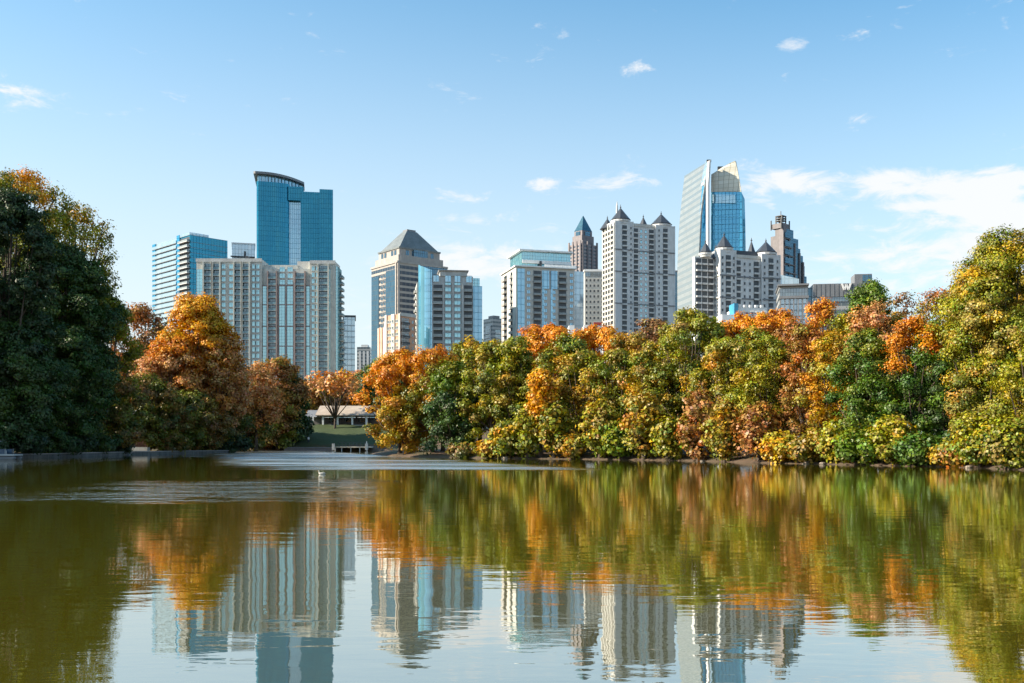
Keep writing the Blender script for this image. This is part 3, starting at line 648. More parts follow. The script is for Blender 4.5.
def b_spire():
    b = Tower('stepped_tower', 'dark stepped skyscraper with an open lattice spire, behind the shorter castle-roofed tower', 783, 1020, 42, 808.3, 766)
    W, D = b.W, b.D; g = lambda px: b.fx(px)
    steps = [(793.4, 230.5), (798.6, 239.5), (801, 249), (804, 256), (806, 266), (808.3, 276.5)]
    prev = 0
    for i, (px, py) in enumerate(steps):
        x = g(px); b.box('wing', prev, x, .4*i, D*.35, 0, b.z(py, x, 0), 'navyglass'); 
        prev = x
    dsteps = [(775.5, 228), (771, 237), (766, 252)]; prev = 0
    for px, py in dsteps:
        y = b.dx(px); b.box('wall', -.6, 6, prev, y, 0, b.z(py, 0, y), 'brown'); prev = y
    b.box('wall', -.8, g(785.5), -.9, 4, 0, b.z(223), 'pink')
    for k in range(6): 
        z = b.z(232+k*8.5); b.box('glass_bay', g(783.6), g(788.5)-.1*k, -2.0, -.92, z-5.4, z, 'navyglass'); b.box('belt_course', g(783.2), g(790+k*1.5), -1.4, -.6, z-6.6, z-5.6, 'brown')
    for i, px in enumerate((789, 794.5, 799.5, 803)): b.box('pier', g(px)-.9, g(px)+.9, -.9, 3, 0, b.z(232+i*8.6), 'brown' if i % 2 else 'grey')
    c = (g(781)+1, b.dx(781)+1); c = (4.5, 5.5); z0 = b.z(223); z1 = b.z(214.5)
    b.box('spire_base', -2, 11, 0, 12, z0-5, z0, 'brown')
    for dx, dy in ((0, 0), (7, 0), (0, 7), (7, 7)): b.box('spire_leg', 1+dx-.5, 1+dx+.5, 2+dy-.5, 2+dy+.5, z0, z1, 'dark')
    for zz in (z0+3, (z0+z1)/2+1, z1-.8): b.box('spire_ring', .4, 8.6, 1.4, 9.6, zz, zz+.8, 'dark')
    b.box('antenna', 4.3, 4.9, 5.2, 5.8, z1, z1+5, 'dark')
    for dx, dy in ((-3, 0), (12, 0), (-3, 12)): b.box('pinnacle', dx, dx+1, dy, dy+1, z0-6, z0+4, 'dark')
    b.finish()
b_spire()

def b_right():
    b = Tower('office_block', 'low modern glass office block right beside the shorter castle-roofed tower', 779, 410, -12, 812.5, D=22)
    f = b.fx; zt = b.z(286.5)
    b.box('wall', 0, f(808.3), 0, 20, 0, zt, 'bandgrey'); b.box('wing', f(808.3), b.W, 1.5, 20, 0, b.z(288), 'navyglass')
    b.box('roof_slab', -.5, f(808.8), -1.6, 20, zt, zt+.7, 'grey'); b.box('glass_band', .4, f(808), -.25, 0, b.z(296.5), b.z(289), 'pane'); b.box('floor_band', 0, f(808.6), -1.2, 0, b.z(299.2), b.z(296.6), 'grey')
    b.box('glass_band', .4, f(808), -.25, 0, 0, b.z(299.3), 'paleglass')
    for k in range(3): b.box('floor_band', .4, f(808), -.5, -.26, b.z(305+k*6), b.z(304.3+k*6), 'grey')
    for k in range(7): b.box('column', f(780.5+k*4.4)-.2, f(780.5+k*4.4)+.2, -.9, -.26, 0, b.z(299.3), 'grey')
    b.finish()
    b = Tower('glass_pavilion', 'pale sloped glass rooftop block rising behind the low modern office', 776, 520, -10, 799, D=14)
    MB().prism([(0, 0), (b.W, 0), (b.W, 14), (0, 14)], 0, [b.z(273.5), b.z(279.5), b.z(279.5), b.z(273.5)]).build('wall', M['paleglass'], b.root)
    b.box('mullion', b.W*.2, b.W*.21, -.2, 0, 0, b.z(276), 'grey'); b.finish()
    b = Tower('hotel_block', 'grey metal-clad hotel block with a white rooftop W sign', 813.5, 450, -8, 872, D=25)
    f = b.fx; zt = b.z(284.3); b.box('wall', 0, b.W, 0, 25, 0, b.z(297.5), 'bandgrey'); b.box('upper_wall', -.2, b.W, -.8, 25, b.z(297.4), zt, 'grey')
    b.box('glass_band', .3, f(850), -.3, 0, b.z(302), b.z(297.8), 'pane')
    for k in range(12): b.box('panel_seam', f(816+k*4.5), f(816+k*4.5)+.12, -.88, -.8, b.z(297), zt-.2, 'dark')
    x0, x1 = f(841.6), f(850.2); h = b.z(284.6)-b.z(291.2); zz = b.z(291.2); s = MB()
    xs = [x0, x0+(x1-x0)*.27, x0+(x1-x0)*.5, x0+(x1-x0)*.73, x1]; zz_ = [1, 0, .95, 0, 1]
    for i in range(4):
        a, c = (xs[i], zz+h*zz_[i]), (xs[i+1], zz+h*zz_[i+1]); t = .42
        s.add([(a[0]-t, -1.2, a[1]), (a[0]+t, -1.2, a[1]), (c[0]+t, -1.2, c[1]), (c[0]-t, -1.2, c[1]), (a[0]-t, -.9, a[1]), (a[0]+t, -.9, a[1]), (c[0]+t, -.9, c[1]), (c[0]-t, -.9, c[1])],
              [(0,1,2,3),(4,7,6,5),(0,4,5,1),(1,5,6,2),(2,6,7,3),(3,7,4,0)] )
    s.build('letter_sign', M['paint'], b.root)
    b.box('roof_house', f(856), f(873.5), 3, 12, zt-1, b.z(274), 'grey'); b.box('roof_house_glass', f(864), f(872.8), 2.7, 3, zt+.4, b.z(275.2), 'navyglass'); b.finish()
    b = Tower('low_building', 'low white building with a blue stair tower, at the foot of the shorter castle-roofed tower', 733.5, 330, 4, 767, D=12, cat='building')
    f = b.fx; zt = b.z(307.5); b.box('wall', f(737.5), b.W, 0, 12, 0, zt, 'paint'); b.box('stair_tower', 0, f(737.3), -.8, 5, 0, b.z(303.5), 'blue'); b.box('wall', f(722), 0, 0, 10, 0, b.z(314.5), 'paint')
    for k in range(5): b.box('crenel', f(738.5+k*5.6), f(741+k*5.6), -.1, 1, zt, zt+.9, 'paint'); b.put('window', win_mesh(1.0, 1.2, 'paint', 'pane') if k == 0 else b.bank[('window', list(b.bank)[0][1])][0], f(741+k*5.6), -.02, zt-2.6)
    b.box('window_band', f(745), f(757), -.1, 0, zt-2.0, zt-1.7, 'red'); b.finish()
    b = Tower('low_building', 'small low block with a red parapet peeping over the orange treetops', 569, 330, 0, 602, D=10, cat='building')
    f = b.fx; b.box('wall', f(584), b.W, 0, 10, 0, b.z(325), 'paint'); b.box('parapet', f(593.5), f(601), -.2, .2, b.z(325), b.z(322.3), 'red'); b.box('wall', 0, f(574.5), 0, 8, 0, b.z(325.3), 'paint'); b.finish()
b_right()

# ------------------------------------------------------------------ trees
def leaf_material():
    m, q = new_mat('autumn foliage')
    a = q.n('ShaderNodeAttribute', attribute_name='leaf'); nz = q.noise(q.n('ShaderNodeTexCoord').outputs['Object'], 2.5, 3)
    c = q.mix(q.ramp(nz, .3, .7), q.mix(1.0, a.outputs[0], (.80, .80, .82), 'MULTIPLY'), a.outputs[0])
    d = q.n('ShaderNodeBsdfDiffuse', ins={0: c}); t = q.n('ShaderNodeBsdfTranslucent', ins={0: q.mix(1.0, c, (1.15, 1.05, .7), 'MULTIPLY')})
    g = q.n('ShaderNodeBsdfGlossy', ins={0: (.9, .9, .9, 1), 1: .5})
    m1 = q.n('ShaderNodeMixShader', ins={0: .24}); q.t.links.new(d.outputs[0], m1.inputs[1]); q.t.links.new(t.outputs[0], m1.inputs[2])
    m2 = q.n('ShaderNodeMixShader', ins={0: .035}); q.t.links.new(m1.outputs[0], m2.inputs[1]); q.t.links.new(g.outputs[0], m2.inputs[2])
    q.n('ShaderNodeOutputMaterial', ins={0: m2.outputs[0]}); return m
LEAF = leaf_material(); BARK = plain('bark', (.085, .062, .045), .9, .3, 1.5); PALEBARK = plain('grey bark', (.14, .12, .10), .9, .3, 1.5)

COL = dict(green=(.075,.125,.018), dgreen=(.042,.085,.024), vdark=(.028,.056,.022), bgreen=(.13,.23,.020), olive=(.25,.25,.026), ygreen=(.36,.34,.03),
           yellow=(.48,.37,.035), gold=(.70,.39,.045), orange=(.74,.31,.05), dorange=(.56,.18,.025), rust=(.38,.15,.05), brown=(.22,.13,.06), pink=(.66,.36,.18), tanl=(.50,.32,.12), ivy=(.05,.125,.020))
PAL = {
 'mixgold': [('gold',3),('orange',2.2),('ygreen',2),('olive',2),('green',1.2),('rust',.6)],
 'green':   [('green',3),('bgreen',2),('olive',2),('ygreen',.7)],
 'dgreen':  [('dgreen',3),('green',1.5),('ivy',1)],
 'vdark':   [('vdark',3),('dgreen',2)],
 'olive':   [('olive',3.4),('ygreen',1.8),('bgreen',1.2),('green',2.2),('gold',.7),('tanl',1.0),('orange',.3)],
 'ygreen':  [('ygreen',2.6),('olive',2.4),('yellow',1.1),('bgreen',1.2),('green',1.5),('gold',.4),('tanl',.5)],
 'orange':  [('orange',3.4),('dorange',1.5),('gold',2),('rust',.7)],
 'fire':    [('gold',4),('orange',2.6),('yellow',.8)],
 'rust':    [('rust',3),('dorange',.9),('brown',1.4),('olive',1.2),('tanl',1.2)],
 'brown':   [('brown',3),('rust',1.3),('olive',.8)],
 'pink':    [('pink',3),('tanl',1.6),('orange',1.3),('rust',.7)],
 'ivy':     [('ivy',3),('bgreen',1.6),('green',1.6),('olive',.7)],
 'bright':  [('bgreen',3),('green',1.2),('ygreen',.8)],
 'mix':     [('olive',2.6),('orange',.9),('ygreen',1.6),('rust',1),('green',2.2),('gold',.9),('tanl',1)],
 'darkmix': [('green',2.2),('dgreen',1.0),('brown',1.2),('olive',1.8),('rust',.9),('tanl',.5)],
 'goldtop': [('green',2.6),('olive',2.6),('ygreen',1.8),('dgreen',.6)],
}
def pick(rng, pal, n):
    ks = [COL[k] for k, _ in PAL[pal]]; p = np.array([x for _, x in PAL[pal]], float); return np.array(ks)[rng.choice(len(ks), n, p=p/p.sum())]
def unit(v): return v/np.maximum(np.linalg.norm(v, axis=-1, keepdims=True), 1e-6)

def crown_mesh(name, seed, lobes, pal, size, cover, clump, top=None, loose=0.0, fill=.25, topz=.72):
    """lobes: (x, y, z, r, squash). Leaf faces gathered in clumps over every lobe."""
    rng = np.random.default_rng(seed); P, N, S, K = [], [], [], []
    zlo = min(l[2]-l[3] for l in lobes); zhi = max(l[2]+l[3] for l in lobes); cz = (zlo+zhi)/2
    cxy = np.mean([[l[0], l[1]] for l in lobes], 0)
    mean = lambda pl: np.average([COL[k] for k, _ in PAL[pl]], axis=0, weights=[x for _, x in PAL[pl]])
    for (x, y, z, r, sq) in lobes:
        lobe_pal = pal
        if top and (z-zlo)/(zhi-zlo) > topz+rng.normal()*.06: lobe_pal = top
        lc = pick(rng, lobe_pal, 1)[0]
        nc = max(5, int(4*math.pi*r*r/(clump*clump*2.5))); d = unit(rng.normal(size=(nc, 3))+np.array([0, 0, .25]))
        ph = rng.random(3)*6.3; lump = .5+.5*np.sin(d[:, :1]*4+ph[0])*np.sin(d[:, 1:2]*4+ph[1])*np.cos(d[:, 2:3]*3+ph[2])
        rr = r*(.45+.70*rng.random((nc, 1))+.50*lump); cc = np.array([x, y, z])+d*rr*np.array([1, 1, sq])
        if fill > 0:
            nf = int(nc*fill); df = unit(rng.normal(size=(nf, 3))); cc = np.vstack([cc, np.array([x, y, z])+df*r*.55*rng.random((nf, 1))**.4]); d = np.vstack([d, df]); nc += nf
        ck = pick(rng, lobe_pal, nc); ck = .22*mean(lobe_pal)+.33*lc+.45*ck
        per = max(4, int(cover*clump*clump*3.7/(size*size*.55)))
        k = rng.poisson(per, nc).clip(2); idx = np.repeat(np.arange(nc), k); n = len(idx)
        e = rng.normal(size=(n, 3)); e = unit(e)*(rng.random((n, 1))**.45)
        cs = clump*(.65+.7*rng.random((nc, 1)))
        pos = cc[idx]+e*cs[idx]*np.array([1.16, 1.16, .80])*(1+loose*rng.random((n, 1)))
        nn = unit(e*1.15+d[idx]*.7+np.array([0, 0, .40])+rng.normal(size=(n, 3))*.45)
        col = .98*ck[idx]*(.72+.52*rng.random((n, 1)))*(1+.10*rng.normal(size=(n, 3)))
        P.append(pos); N.append(nn); K.append(col.clip(.004, .9)); S.append(size*(.65+.7*rng.random(n)))
    P = np.vstack(P); N = np.vstack(N); K = np.vstack(K); S = np.concatenate(S); n = len(P)
    t = unit(np.cross(N, rng.normal(size=(n, 3)))); b = np.cross(N, t)
    s = S[:, None]; asp = (.42+.25*rng.random((n, 1)))
    V = np.stack([P-t*s*.62, P-b*s*asp+t*s*.08*rng.normal(size=(n, 1))+N*s*.10, P+t*s*.62, P+b*s*asp+N*s*.10], 1).reshape(-1, 3)
    me = bpy.data.meshes.new(name); me.vertices.add(4*n); me.vertices.foreach_set('co', V.astype(np.float32).ravel())
    me.loops.add(4*n); me.loops.foreach_set('vertex_index', np.arange(4*n, dtype=np.int32)); me.polygons.add(n); me.polygons.foreach_set('loop_start', np.arange(0, 4*n, 4, dtype=np.int32))
    me.update(calc_edges=True)
    sat = K.mean(1, keepdims=True); K = (sat+(K-sat)*1.12).clip(.004, .9)
    at = me.attributes.new('leaf', 'FLOAT_COLOR', 'FACE'); at.data.foreach_set('color', np.hstack([K, np.ones((n, 1))]).astype(np.float32).ravel())
    me.materials.append(LEAF); me.validate(); return me
NLEAF = [0]
def tree(label, px, top, hw, Y, pal, bottom=None, toppal=None, kind='broad', name='tree', cat='tree', seed=None, base=None, clump=None, cover=1.08, group=None, loose=.30, size_k=1.65,
         lobes_n=None, depth=1.0, lean=0, bark=None, fork_h=None, lr_k=.80, topz=.72, fill=.18, x_world=None):
    """a tree whose crown tops out at row `top`, half-width hw px, standing at distance Y"""
    s = Y/F; x = (px-CX)*s if x_world is None else x_world; zt = (HZ-top)*s+CH; rx = hw*s; g = gz(x, Y)
    if g < 0: g = 0.0
    zb = (HZ-bottom)*s+CH if bottom is not None else g+.15*(zt-g)
    zb = max(zb, g+.1); seed = seed if seed is not None else int(px*7+top*13+Y) % 99991
    rng = random.Random(seed); cz = (zt+zb)/2; rz = (zt-zb)/2; size = max(.10, size_k*s); clump = clump or max(.55, min(1.5, 5.2*s))
    n = lobes_n or int(10+.9*rx*rz**.5/ max(1, clump)); n = min(60, max(16, int(n*1.9))); lobes = []
    if kind == 'broad' and bottom and bottom >= 435: kind = 'wall'
    lr0 = (.38*min(rx, rz) if kind != 'shrub' else .48*min(rx, rz))*lr_k
    k = 0; ga = math.pi*(3-5**.5)
    for i in range(n):
        u = 1-2*(i+.5)/n; a = ga*i+rng.random()*.9; rr = math.sqrt(max(0, 1-u*u))
        prof = 1.0
        if kind == 'cone': prof = .35+.65*(1-(u+1)/2)**.8
        elif kind == 'vase': prof = .62+.38*(u+1)/2
        elif kind == 'wall': prof = 1.12 if u < .3 else 1.0
        m = .60+.34*rng.random(); lr = lr0*(.50+.55*rng.random())
        if kind == 'wall' and u < 0: rr = max(rr, .72)
        lobes.append((rr*math.cos(a)*(rx*prof-lr*.6)*m/.75+lean*rz*u*.4, rr*math.sin(a)*(rx*depth*prof-lr*.6)*m/.75, cz-g+u*(rz-lr*.85), lr, .78+.2*rng.random()))
    lobes.append((lean*rz*.2, 0, cz-g, lr0*1.5, 1.0)); lobes.append((0, 0, cz-g-rz*.35, lr0*1.35, 1.0)); lobes.append((rng.uniform(-.2, .2)*rx+lean*rz*.4, 0, zt-g-lr0*.9, lr0*.9, .85))
    lobes = [(a, b, max(c, r*.75+.1), r, q_) for a, b, c, r, q_ in lobes]
    o = tag(empty(name, (x, Y, g)), label, cat, group)
    # trunk with limbs that run out to the lobes
    mb = MB(); H = zt-g; tr = .016*H+.06 if kind != 'shrub' else .03*H+.03; fork = max(.4, (zb-g)*.8+.12*H)
    fork = fork_h or fork
    mid = (rng.uniform(-.1, .1)*fork, rng.uniform(-.1, .1)*fork, fork); topp = (lean*rz*.3, 0, g*0+cz-g+rz*.35)
    nd = 6 if hw > 12 else 5
    mb.tube([(0, 0, -.4), (0, 0, .15*fork), (mid[0]*.5, mid[1]*.5, fork*.6), mid, topp], [tr*1.55, tr*1.1, tr*.92, tr*.8, tr*.25], nd+2)
    for (a, b, c, r, _) in lobes[:n]:
        st = mid if rng.random() < .6 else tuple((p+q_)/2 for p, q_ in zip(mid, topp))
        m1 = (st[0]+(a-st[0])*.5, st[1]+(b-st[1])*.5, st[2]+(c-st[2])*.38)
        mb.tube([st if not fork_h else mid, m1, (a, b, c)], [tr*(.42 if not fork_h else .6), tr*(.26 if not fork_h else .42), tr*.08], nd-1)
        for _k in range(3): 
            v = Vector((rng.gauss(0, 1), rng.gauss(0, 1), rng.gauss(.5, 1))).normalized()*r*1.12
            mb.tube([(a, b, c), (a+v.x*.5, b+v.y*.5, c+v.z*.5+.1*r), (a+v.x, b+v.y, c+v.z)], [tr*.10, tr*.07, tr*.03], 4)
    mb.build('trunk' if kind != 'shrub' else 'stem', bark or BARK, o)
    me = crown_mesh('crown', seed, lobes, pal, size, cover, clump, toppal, loose, fill, topz); NLEAF[0] += len(me.polygons)
    link(bpy.data.objects.new('crown' if kind != 'shrub' else 'foliage', me), o); return o

GR = 'trees along the right bank'; GL = 'trees along the left bank'
def left_Y(px, off=0):
    return float(np.interp(px, [-60, 0, 60, 130, 180, 228], [CH*F/(p-HZ) for p in (461.5, 458.8, 457.2, 454.8, 453.6, 453.0)]))+off
def shore_Y(px, off=0):
    xs = [374, 388, 415, 450, 470, 500, 560, 620, 690, 760, 860, 940, 980, 1024]; ys = [155, 140, 133, 127, 121.6, 118.3, 114.3, 109.1, 101.2, 90.4, 80.9, 74.5, 70.4, 65]
    return float(np.interp(px, xs, ys))+off
T = tree
# --- right bank, from the point round to the right
T('orange and gold tree reaching over the water at the tip of the wooded point', 400, 352, 30, shore_Y(400, 6), 'mixgold', bottom=455, toppal='orange', kind='wall', group=GR, topz=.6)
T('half orange, half green tree standing just right of the tip tree on the point', 432, 347, 24, shore_Y(432, 9), 'mix', bottom=440, toppal='orange', group=GR, topz=.75)
T('dark green tree with deep shade below, on the right shoulder of the wooded point', 452, 362, 24, shore_Y(450, 6), 'dgreen', bottom=455, toppal='green', kind='wall', group=GR)
T('rounded dark green treetop behind the point, below the gap beside the curved glass corner tower', 468, 340, 22, 170, 'green', toppal='olive', group=GR)
T('tall yellow-green tree next to the shaded green tree on the point', 492, 341, 24, shore_Y(492, 10), 'olive', bottom=440, toppal='ygreen', group=GR)
T('yellow-gold tree left of the narrow flame-orange tree', 517, 338, 22, shore_Y(517, 10), 'ygreen', bottom=445, group=GR)
T('narrow flame-orange tree glowing in the middle of the green bank', 541, 372, 10.5, shore_Y(541, 1.5), 'fire', bottom=424, kind='broad', group=GR, clump=.6, size_k=2.2, lobes_n=12, fill=.4)
T('orange treetop below the cream condominium tower, upper row', 546, 326, 36, 140, 'orange', group=GR)
T('olive tree directly behind the flame-orange tree', 552, 350, 24, shore_Y(552, 9), 'olive', bottom=450, group=GR)
T('second orange treetop, below the tan block and red parapet', 598, 325, 36, 135, 'orange', toppal='orange', group=GR)
T('green and tan tree right of the flame-orange tree', 583, 352, 24, shore_Y(583, 8), 'mix', bottom=450, toppal='olive', group=GR)
T('green tree with a few rust leaves below the second orange treetop', 618, 350, 24, shore_Y(618, 8), 'olive', bottom=450, group=GR)
T('dull brown rounded treetop at the foot of the taller castle-roofed tower', 654, 319, 24, 138, 'brown', group=GR)
T('olive and orange tree under the dull brown treetop', 650, 344, 25, shore_Y(650, 7), 'mix', bottom=450, toppal='olive', group=GR)
T('large domed olive tree with yellow top at the foot of the curved glass skyscraper', 692, 309, 34, shore_Y(692, 9), 'olive', bottom=448, toppal='ygreen', group=GR)
T('orange-topped tree between the domed olive tree and the low white building', 737, 316, 30, 112, 'mixgold', toppal='orange', group=GR)
T('olive tree streaked with orange below the low white building', 727, 338, 26, shore_Y(727, 6), 'mix', bottom=450, toppal='olive', group=GR)
T('orange and olive treetop below the shorter castle-roofed tower', 778, 311, 32, 108, 'mixgold', toppal='orange', group=GR)
T('yellow-green tree with orange tips below the low modern office', 768, 338, 26, shore_Y(768, 6), 'ygreen', bottom=450, group=GR)
T('rust-coloured tree with pinkish lower limbs, left of the bright green domed tree', 806, 326, 22, shore_Y(806, 6), 'rust', bottom=440, toppal='rust', group=GR)
T('bright orange treetop just left of the bright green domed tree', 824, 299, 24, 104, 'mixgold', toppal='orange', group=GR)
T('bright green domed tree, the highest green one under the grey metal-clad hotel', 867, 283, 27, 108, 'bright', lr_k=1.0, cover=1.2, group=GR)
T('pinkish rust tree in front of the bright green domed tree', 872, 304, 24, shore_Y(870, 12), 'pink', group=GR)
T('green tree wrapped in ivy down to the water, below the pinkish rust tree', 868, 332, 30, shore_Y(868, 4), 'ivy', bottom=458, kind='wall', toppal='green', group=GR)
T('gold and green tree between the rust tree and the ivy-wrapped green tree', 828, 336, 22, shore_Y(828, 5), 'mixgold', bottom=452, group=GR)
T('sparse brown tree with bare twigs showing against the sky', 938, 288, 30, 98, 'rust', cover=.45, group=GR, loose=.5)
T('small thin-crowned brown tree behind, between the green dome and the sparse brown tree', 905, 292, 18, 102, 'brown', cover=.35, group=GR, loose=.6)
T('orange-crowned tree with ivy-green skirt, right of the ivy-wrapped tree', 915, 318, 27, shore_Y(915, 4.5), 'ivy', bottom=456, toppal='orange', kind='wall', group=GR, topz=.66)
T('dark green tree deep in shade between the orange-crowned tree and the tall right-hand tree', 955, 345, 20, shore_Y(950, 6), 'dgreen', bottom=455, kind='wall', group=GR)
T('tallest yellow-green tree of the right bank, at the edge of the view', 1012, 234, 60, shore_Y(1010, 9), 'ygreen', bottom=420, toppal='ygreen', group=GR, topz=.5)
T('yellow and olive tree leaning out below the tallest right-bank tree', 984, 298, 28, shore_Y(984, 5), 'olive', bottom=448, toppal='ygreen', group=GR, lean=-.2)
T('olive tree hard against the right edge of the view', 1030, 330, 28, shore_Y(1024, 3), 'ygreen', bottom=462, kind='wall', group=GR)
T('tall olive tree beyond the right edge of the view', 0, 250, 40, 72, 'olive', bottom=440, group=GR, x_world=50)
T('olive tree beyond the right edge, second row behind the tallest tree', 0, 270, 60, 94, 'olive', bottom=440, group=GR, x_world=50)
T('mixed tree beyond the right edge, far back in the wood', 0, 290, 60, 112, 'mix', bottom=440, group=GR, x_world=62)
T('green tree beyond the right edge, far back in the wood', 0, 300, 60, 118, 'green', bottom=440, group=GR, x_world=80)
T('rust tree beyond the right edge, back behind the orange one', 0, 280, 60, 104, 'rust', bottom=440, group=GR, x_world=84)
T('green tree beyond the right edge, nearer along the shore', 0, 190, 60, 56, 'green', bottom=440, group=GR, x_world=60)
T('orange tree beyond the right edge, set back from the shore', 0, 250, 60, 88, 'mixgold', bottom=430, group=GR, x_world=66)
T('yellow-green tree beyond the right edge, nearest the viewer', 0, 120, 90, 38, 'ygreen', bottom=440, group=GR, x_world=66)

for px, top, hw, pal, lab in [(443, 354, 20, 'mix', 'mixed-colour treetop showing between the tip trees and the shaded green tree'),(480, 346, 20, 'olive', 'olive treetop tucked behind the tall yellow-green tree'),(506, 344, 22, 'green', 'mid-green treetop between the yellow-green and yellow-gold trees'),
      (570, 338, 24, 'green', 'green tree filling the dip between the two orange treetops'),(632, 334, 24, 'mix', 'mixed tree left of the dull brown rounded treetop'),(672, 326, 24, 'olive', 'olive tree between the dull brown treetop and the domed olive tree'),
      (712, 322, 24, 'green', 'green tree just right of the domed olive tree'),(755, 326, 24, 'olive', 'olive tree between the orange-topped tree and the orange and olive treetop'),(795, 322, 22, 'rust', 'dull rust tree behind the rust-coloured tree'),
      (845, 316, 22, 'olive', 'olive tree low behind the bright orange treetop'),(893, 314, 24, 'mix', 'mixed tree behind the orange-crowned tree'),(928, 322, 24, 'ivy', 'ivy-dark tree under the sparse brown tree'),(965, 306, 26, 'olive', 'olive tree filling behind the tree deep in shade')]:
    T(lab, px, top, hw, shore_Y(px, 15), pal, bottom=430, group=GR)
# --- shrubs leaning over the waterline of the right bank
rs = random.Random(5)
shr = [(464,446,9,'darkmix','shaded dark shrub at the water just right of the wooded point'),
 (486,436,13,'mix','tangle of tan and green shrub under the tall yellow-green tree'),
 (508,432,13,'olive','olive shrub over the water under the yellow-gold tree'),
 (530,436,12,'ygreen','yellow-green shrub left of the foot of the flame-orange tree'),
 (552,430,13,'olive','olive shrub below the flame-orange tree'),
 (574,434,12,'mix','dull mixed shrub at the water right of the flame-orange tree'),
 (598,428,14,'olive','olive green shrub below the second orange treetop'),
 (622,432,13,'bright','fresh green shrub at the water below the green and rust tree'),
 (646,430,14,'mix','mixed olive and rust shrub under the dull brown treetop'),
 (672,426,15,'ygreen','yellow-green shrub at the left foot of the domed olive tree'),
 (700,430,14,'rust','rusty shrub straight below the domed olive tree'),
 (727,428,15,'mix','mixed orange and green shrub below the low white building'),
 (755,430,15,'rust','pinkish tan shrub with bare twigs under the yellow-green tree'),
 (783,428,15,'mixgold','golden shrub below the shorter castle-roofed tower'),
 (812,432,15,'mix','orange and olive shrub under the rust-coloured tree'),
 (838,430,15,'ygreen','bright yellow-green shrub left of the ivy-wrapped tree'),
 (866,438,16,'bright','low green shrub at the foot of the ivy-wrapped tree'),
 (895,434,16,'ygreen','yellow-green shrub under the orange-crowned tree'),
 (923,438,16,'ivy','ivy-covered shrub in the shade of the orange-crowned tree'),
 (952,440,15,'mix','small orange and olive shrub before the tree deep in shade'),
 (980,430,18,'ygreen','large yellow shrub overhanging the water below the leaning tree'),
 (1012,434,19,'olive','olive shrub overhanging the water at the right edge of the view')]
for px, top, hw, pal, lab in shr:
    top += rs.choice((-36, -26, -16, -8, 0, 6))
    T(lab, px+rs.randint(-4, 4), top, hw*rs.uniform(.95, 1.4), shore_Y(px, .9), pal, bottom=HZ+CH*F/shore_Y(px)-.4, kind='shrub', name='shrub', cat='shrub', group='shrubs along the right waterline', clump=.55, size_k=2.6, lobes_n=12, cover=.8, loose=.5)

# --- left bank
LY = left_Y
T('tallest tree on the left, dark green with sunlit gold and green top', 20, 173, 62, LY(20, 24), 'goldtop', bottom=330, toppal='mixgold', kind='vase', group=GL, topz=.84, cover=.55, loose=.8, lobes_n=46, fill=.0, lr_k=.55)  # gold-mix top leaves also hold the crown's sunlight in their colour
T('green limb-spreading tree leaning right, its thin edge against the sky', 78, 208, 36, LY(84, 18), 'goldtop', bottom=330, group=GL, cover=.45, loose=.9, lobes_n=30, fill=.0, toppal='mix', topz=.8, lr_k=.55)
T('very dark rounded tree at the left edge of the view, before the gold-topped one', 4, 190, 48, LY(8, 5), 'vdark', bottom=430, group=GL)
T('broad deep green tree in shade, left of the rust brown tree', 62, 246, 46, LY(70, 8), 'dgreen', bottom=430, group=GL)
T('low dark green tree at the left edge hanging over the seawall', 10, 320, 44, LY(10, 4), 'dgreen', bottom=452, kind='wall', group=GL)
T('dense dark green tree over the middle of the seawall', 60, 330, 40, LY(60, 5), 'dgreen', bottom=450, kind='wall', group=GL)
T('shaded green tree right of the broad deep green tree, above the brown slab', 104, 292, 27, LY(108, 9), 'goldtop', bottom=440, group=GL, toppal='goldtop')
T('low shaded tree at the right end of the dark green trees', 104, 370, 28, LY(104, 5), 'darkmix', bottom=449, kind='wall', group=GL)
T('thin twiggy rust brown tree between the dark green trees and the big orange tree', 140, 306, 30, 225, 'rust', bottom=410, group=GL, cover=.5, loose=.5)
T('big glowing orange tree in front of the broad apartment block', 200, 297, 33, 198, 'orange', bottom=400, toppal='fire', group=GL, topz=.55)
T('lower pink-orange tree against the right side of the big orange tree', 222, 338, 24, 196, 'pink', bottom=430, group=GL)
T('pink-orange tree below the left side of the big orange tree', 172, 338, 28, 192, 'pink', bottom=420, toppal='orange', group=GL)
T('shaded olive tree below the big orange tree', 182, 390, 34, 188, 'darkmix', bottom=450, kind='wall', group=GL)
T('low dark tree at the water below the rust brown tree', 146, 376, 28, LY(146, 9), 'darkmix', bottom=449, kind='wall', group=GL)
T('olive and gold bush-like tree by the end of the seawall', 214, 402, 28, 200, 'darkmix', bottom=452, toppal='olive', kind='wall', group=GL)
T('pinkish thin-leaved tree between the big orange tree and the brown-topped tree', 256, 366, 24, 235, 'pink', bottom=430, group=GL, cover=.6, loose=.4)
T('brown and green round-topped tree below the middle of the broad apartment block', 278, 358, 23, 262, 'rust', bottom=430, toppal='rust', group=GL)
T('dark leaved tree just left of the pavilion roof', 291, 376, 14, 266, 'dgreen', bottom=445, group=GL)
T('dark shrubby tree low on the shore below the pinkish thin-leaved tree', 244, 398, 24, 238, 'darkmix', bottom=451, kind='wall', group=GL)
T('dark shrubby tree low on the shore midway between orange tree and dock', 268, 402, 22, 262, 'darkmix', bottom=450, kind='wall', group=GL)
T('dark shrubby tree low on the shore left of the dock', 286, 408, 19, 268, 'vdark', bottom=449, toppal='darkmix', kind='wall', group=GL)
T('spreading orange tree with dark forked limbs in front of the pavilion roof', 335, 371, 29, 279.5, 'pink', bottom=397, toppal='orange', kind='vase', group=GL, cover=.42, loose=.5, clump=1.2, size_k=2.2, fork_h=2.6, fill=.05, lobes_n=9, lr_k=1.1)
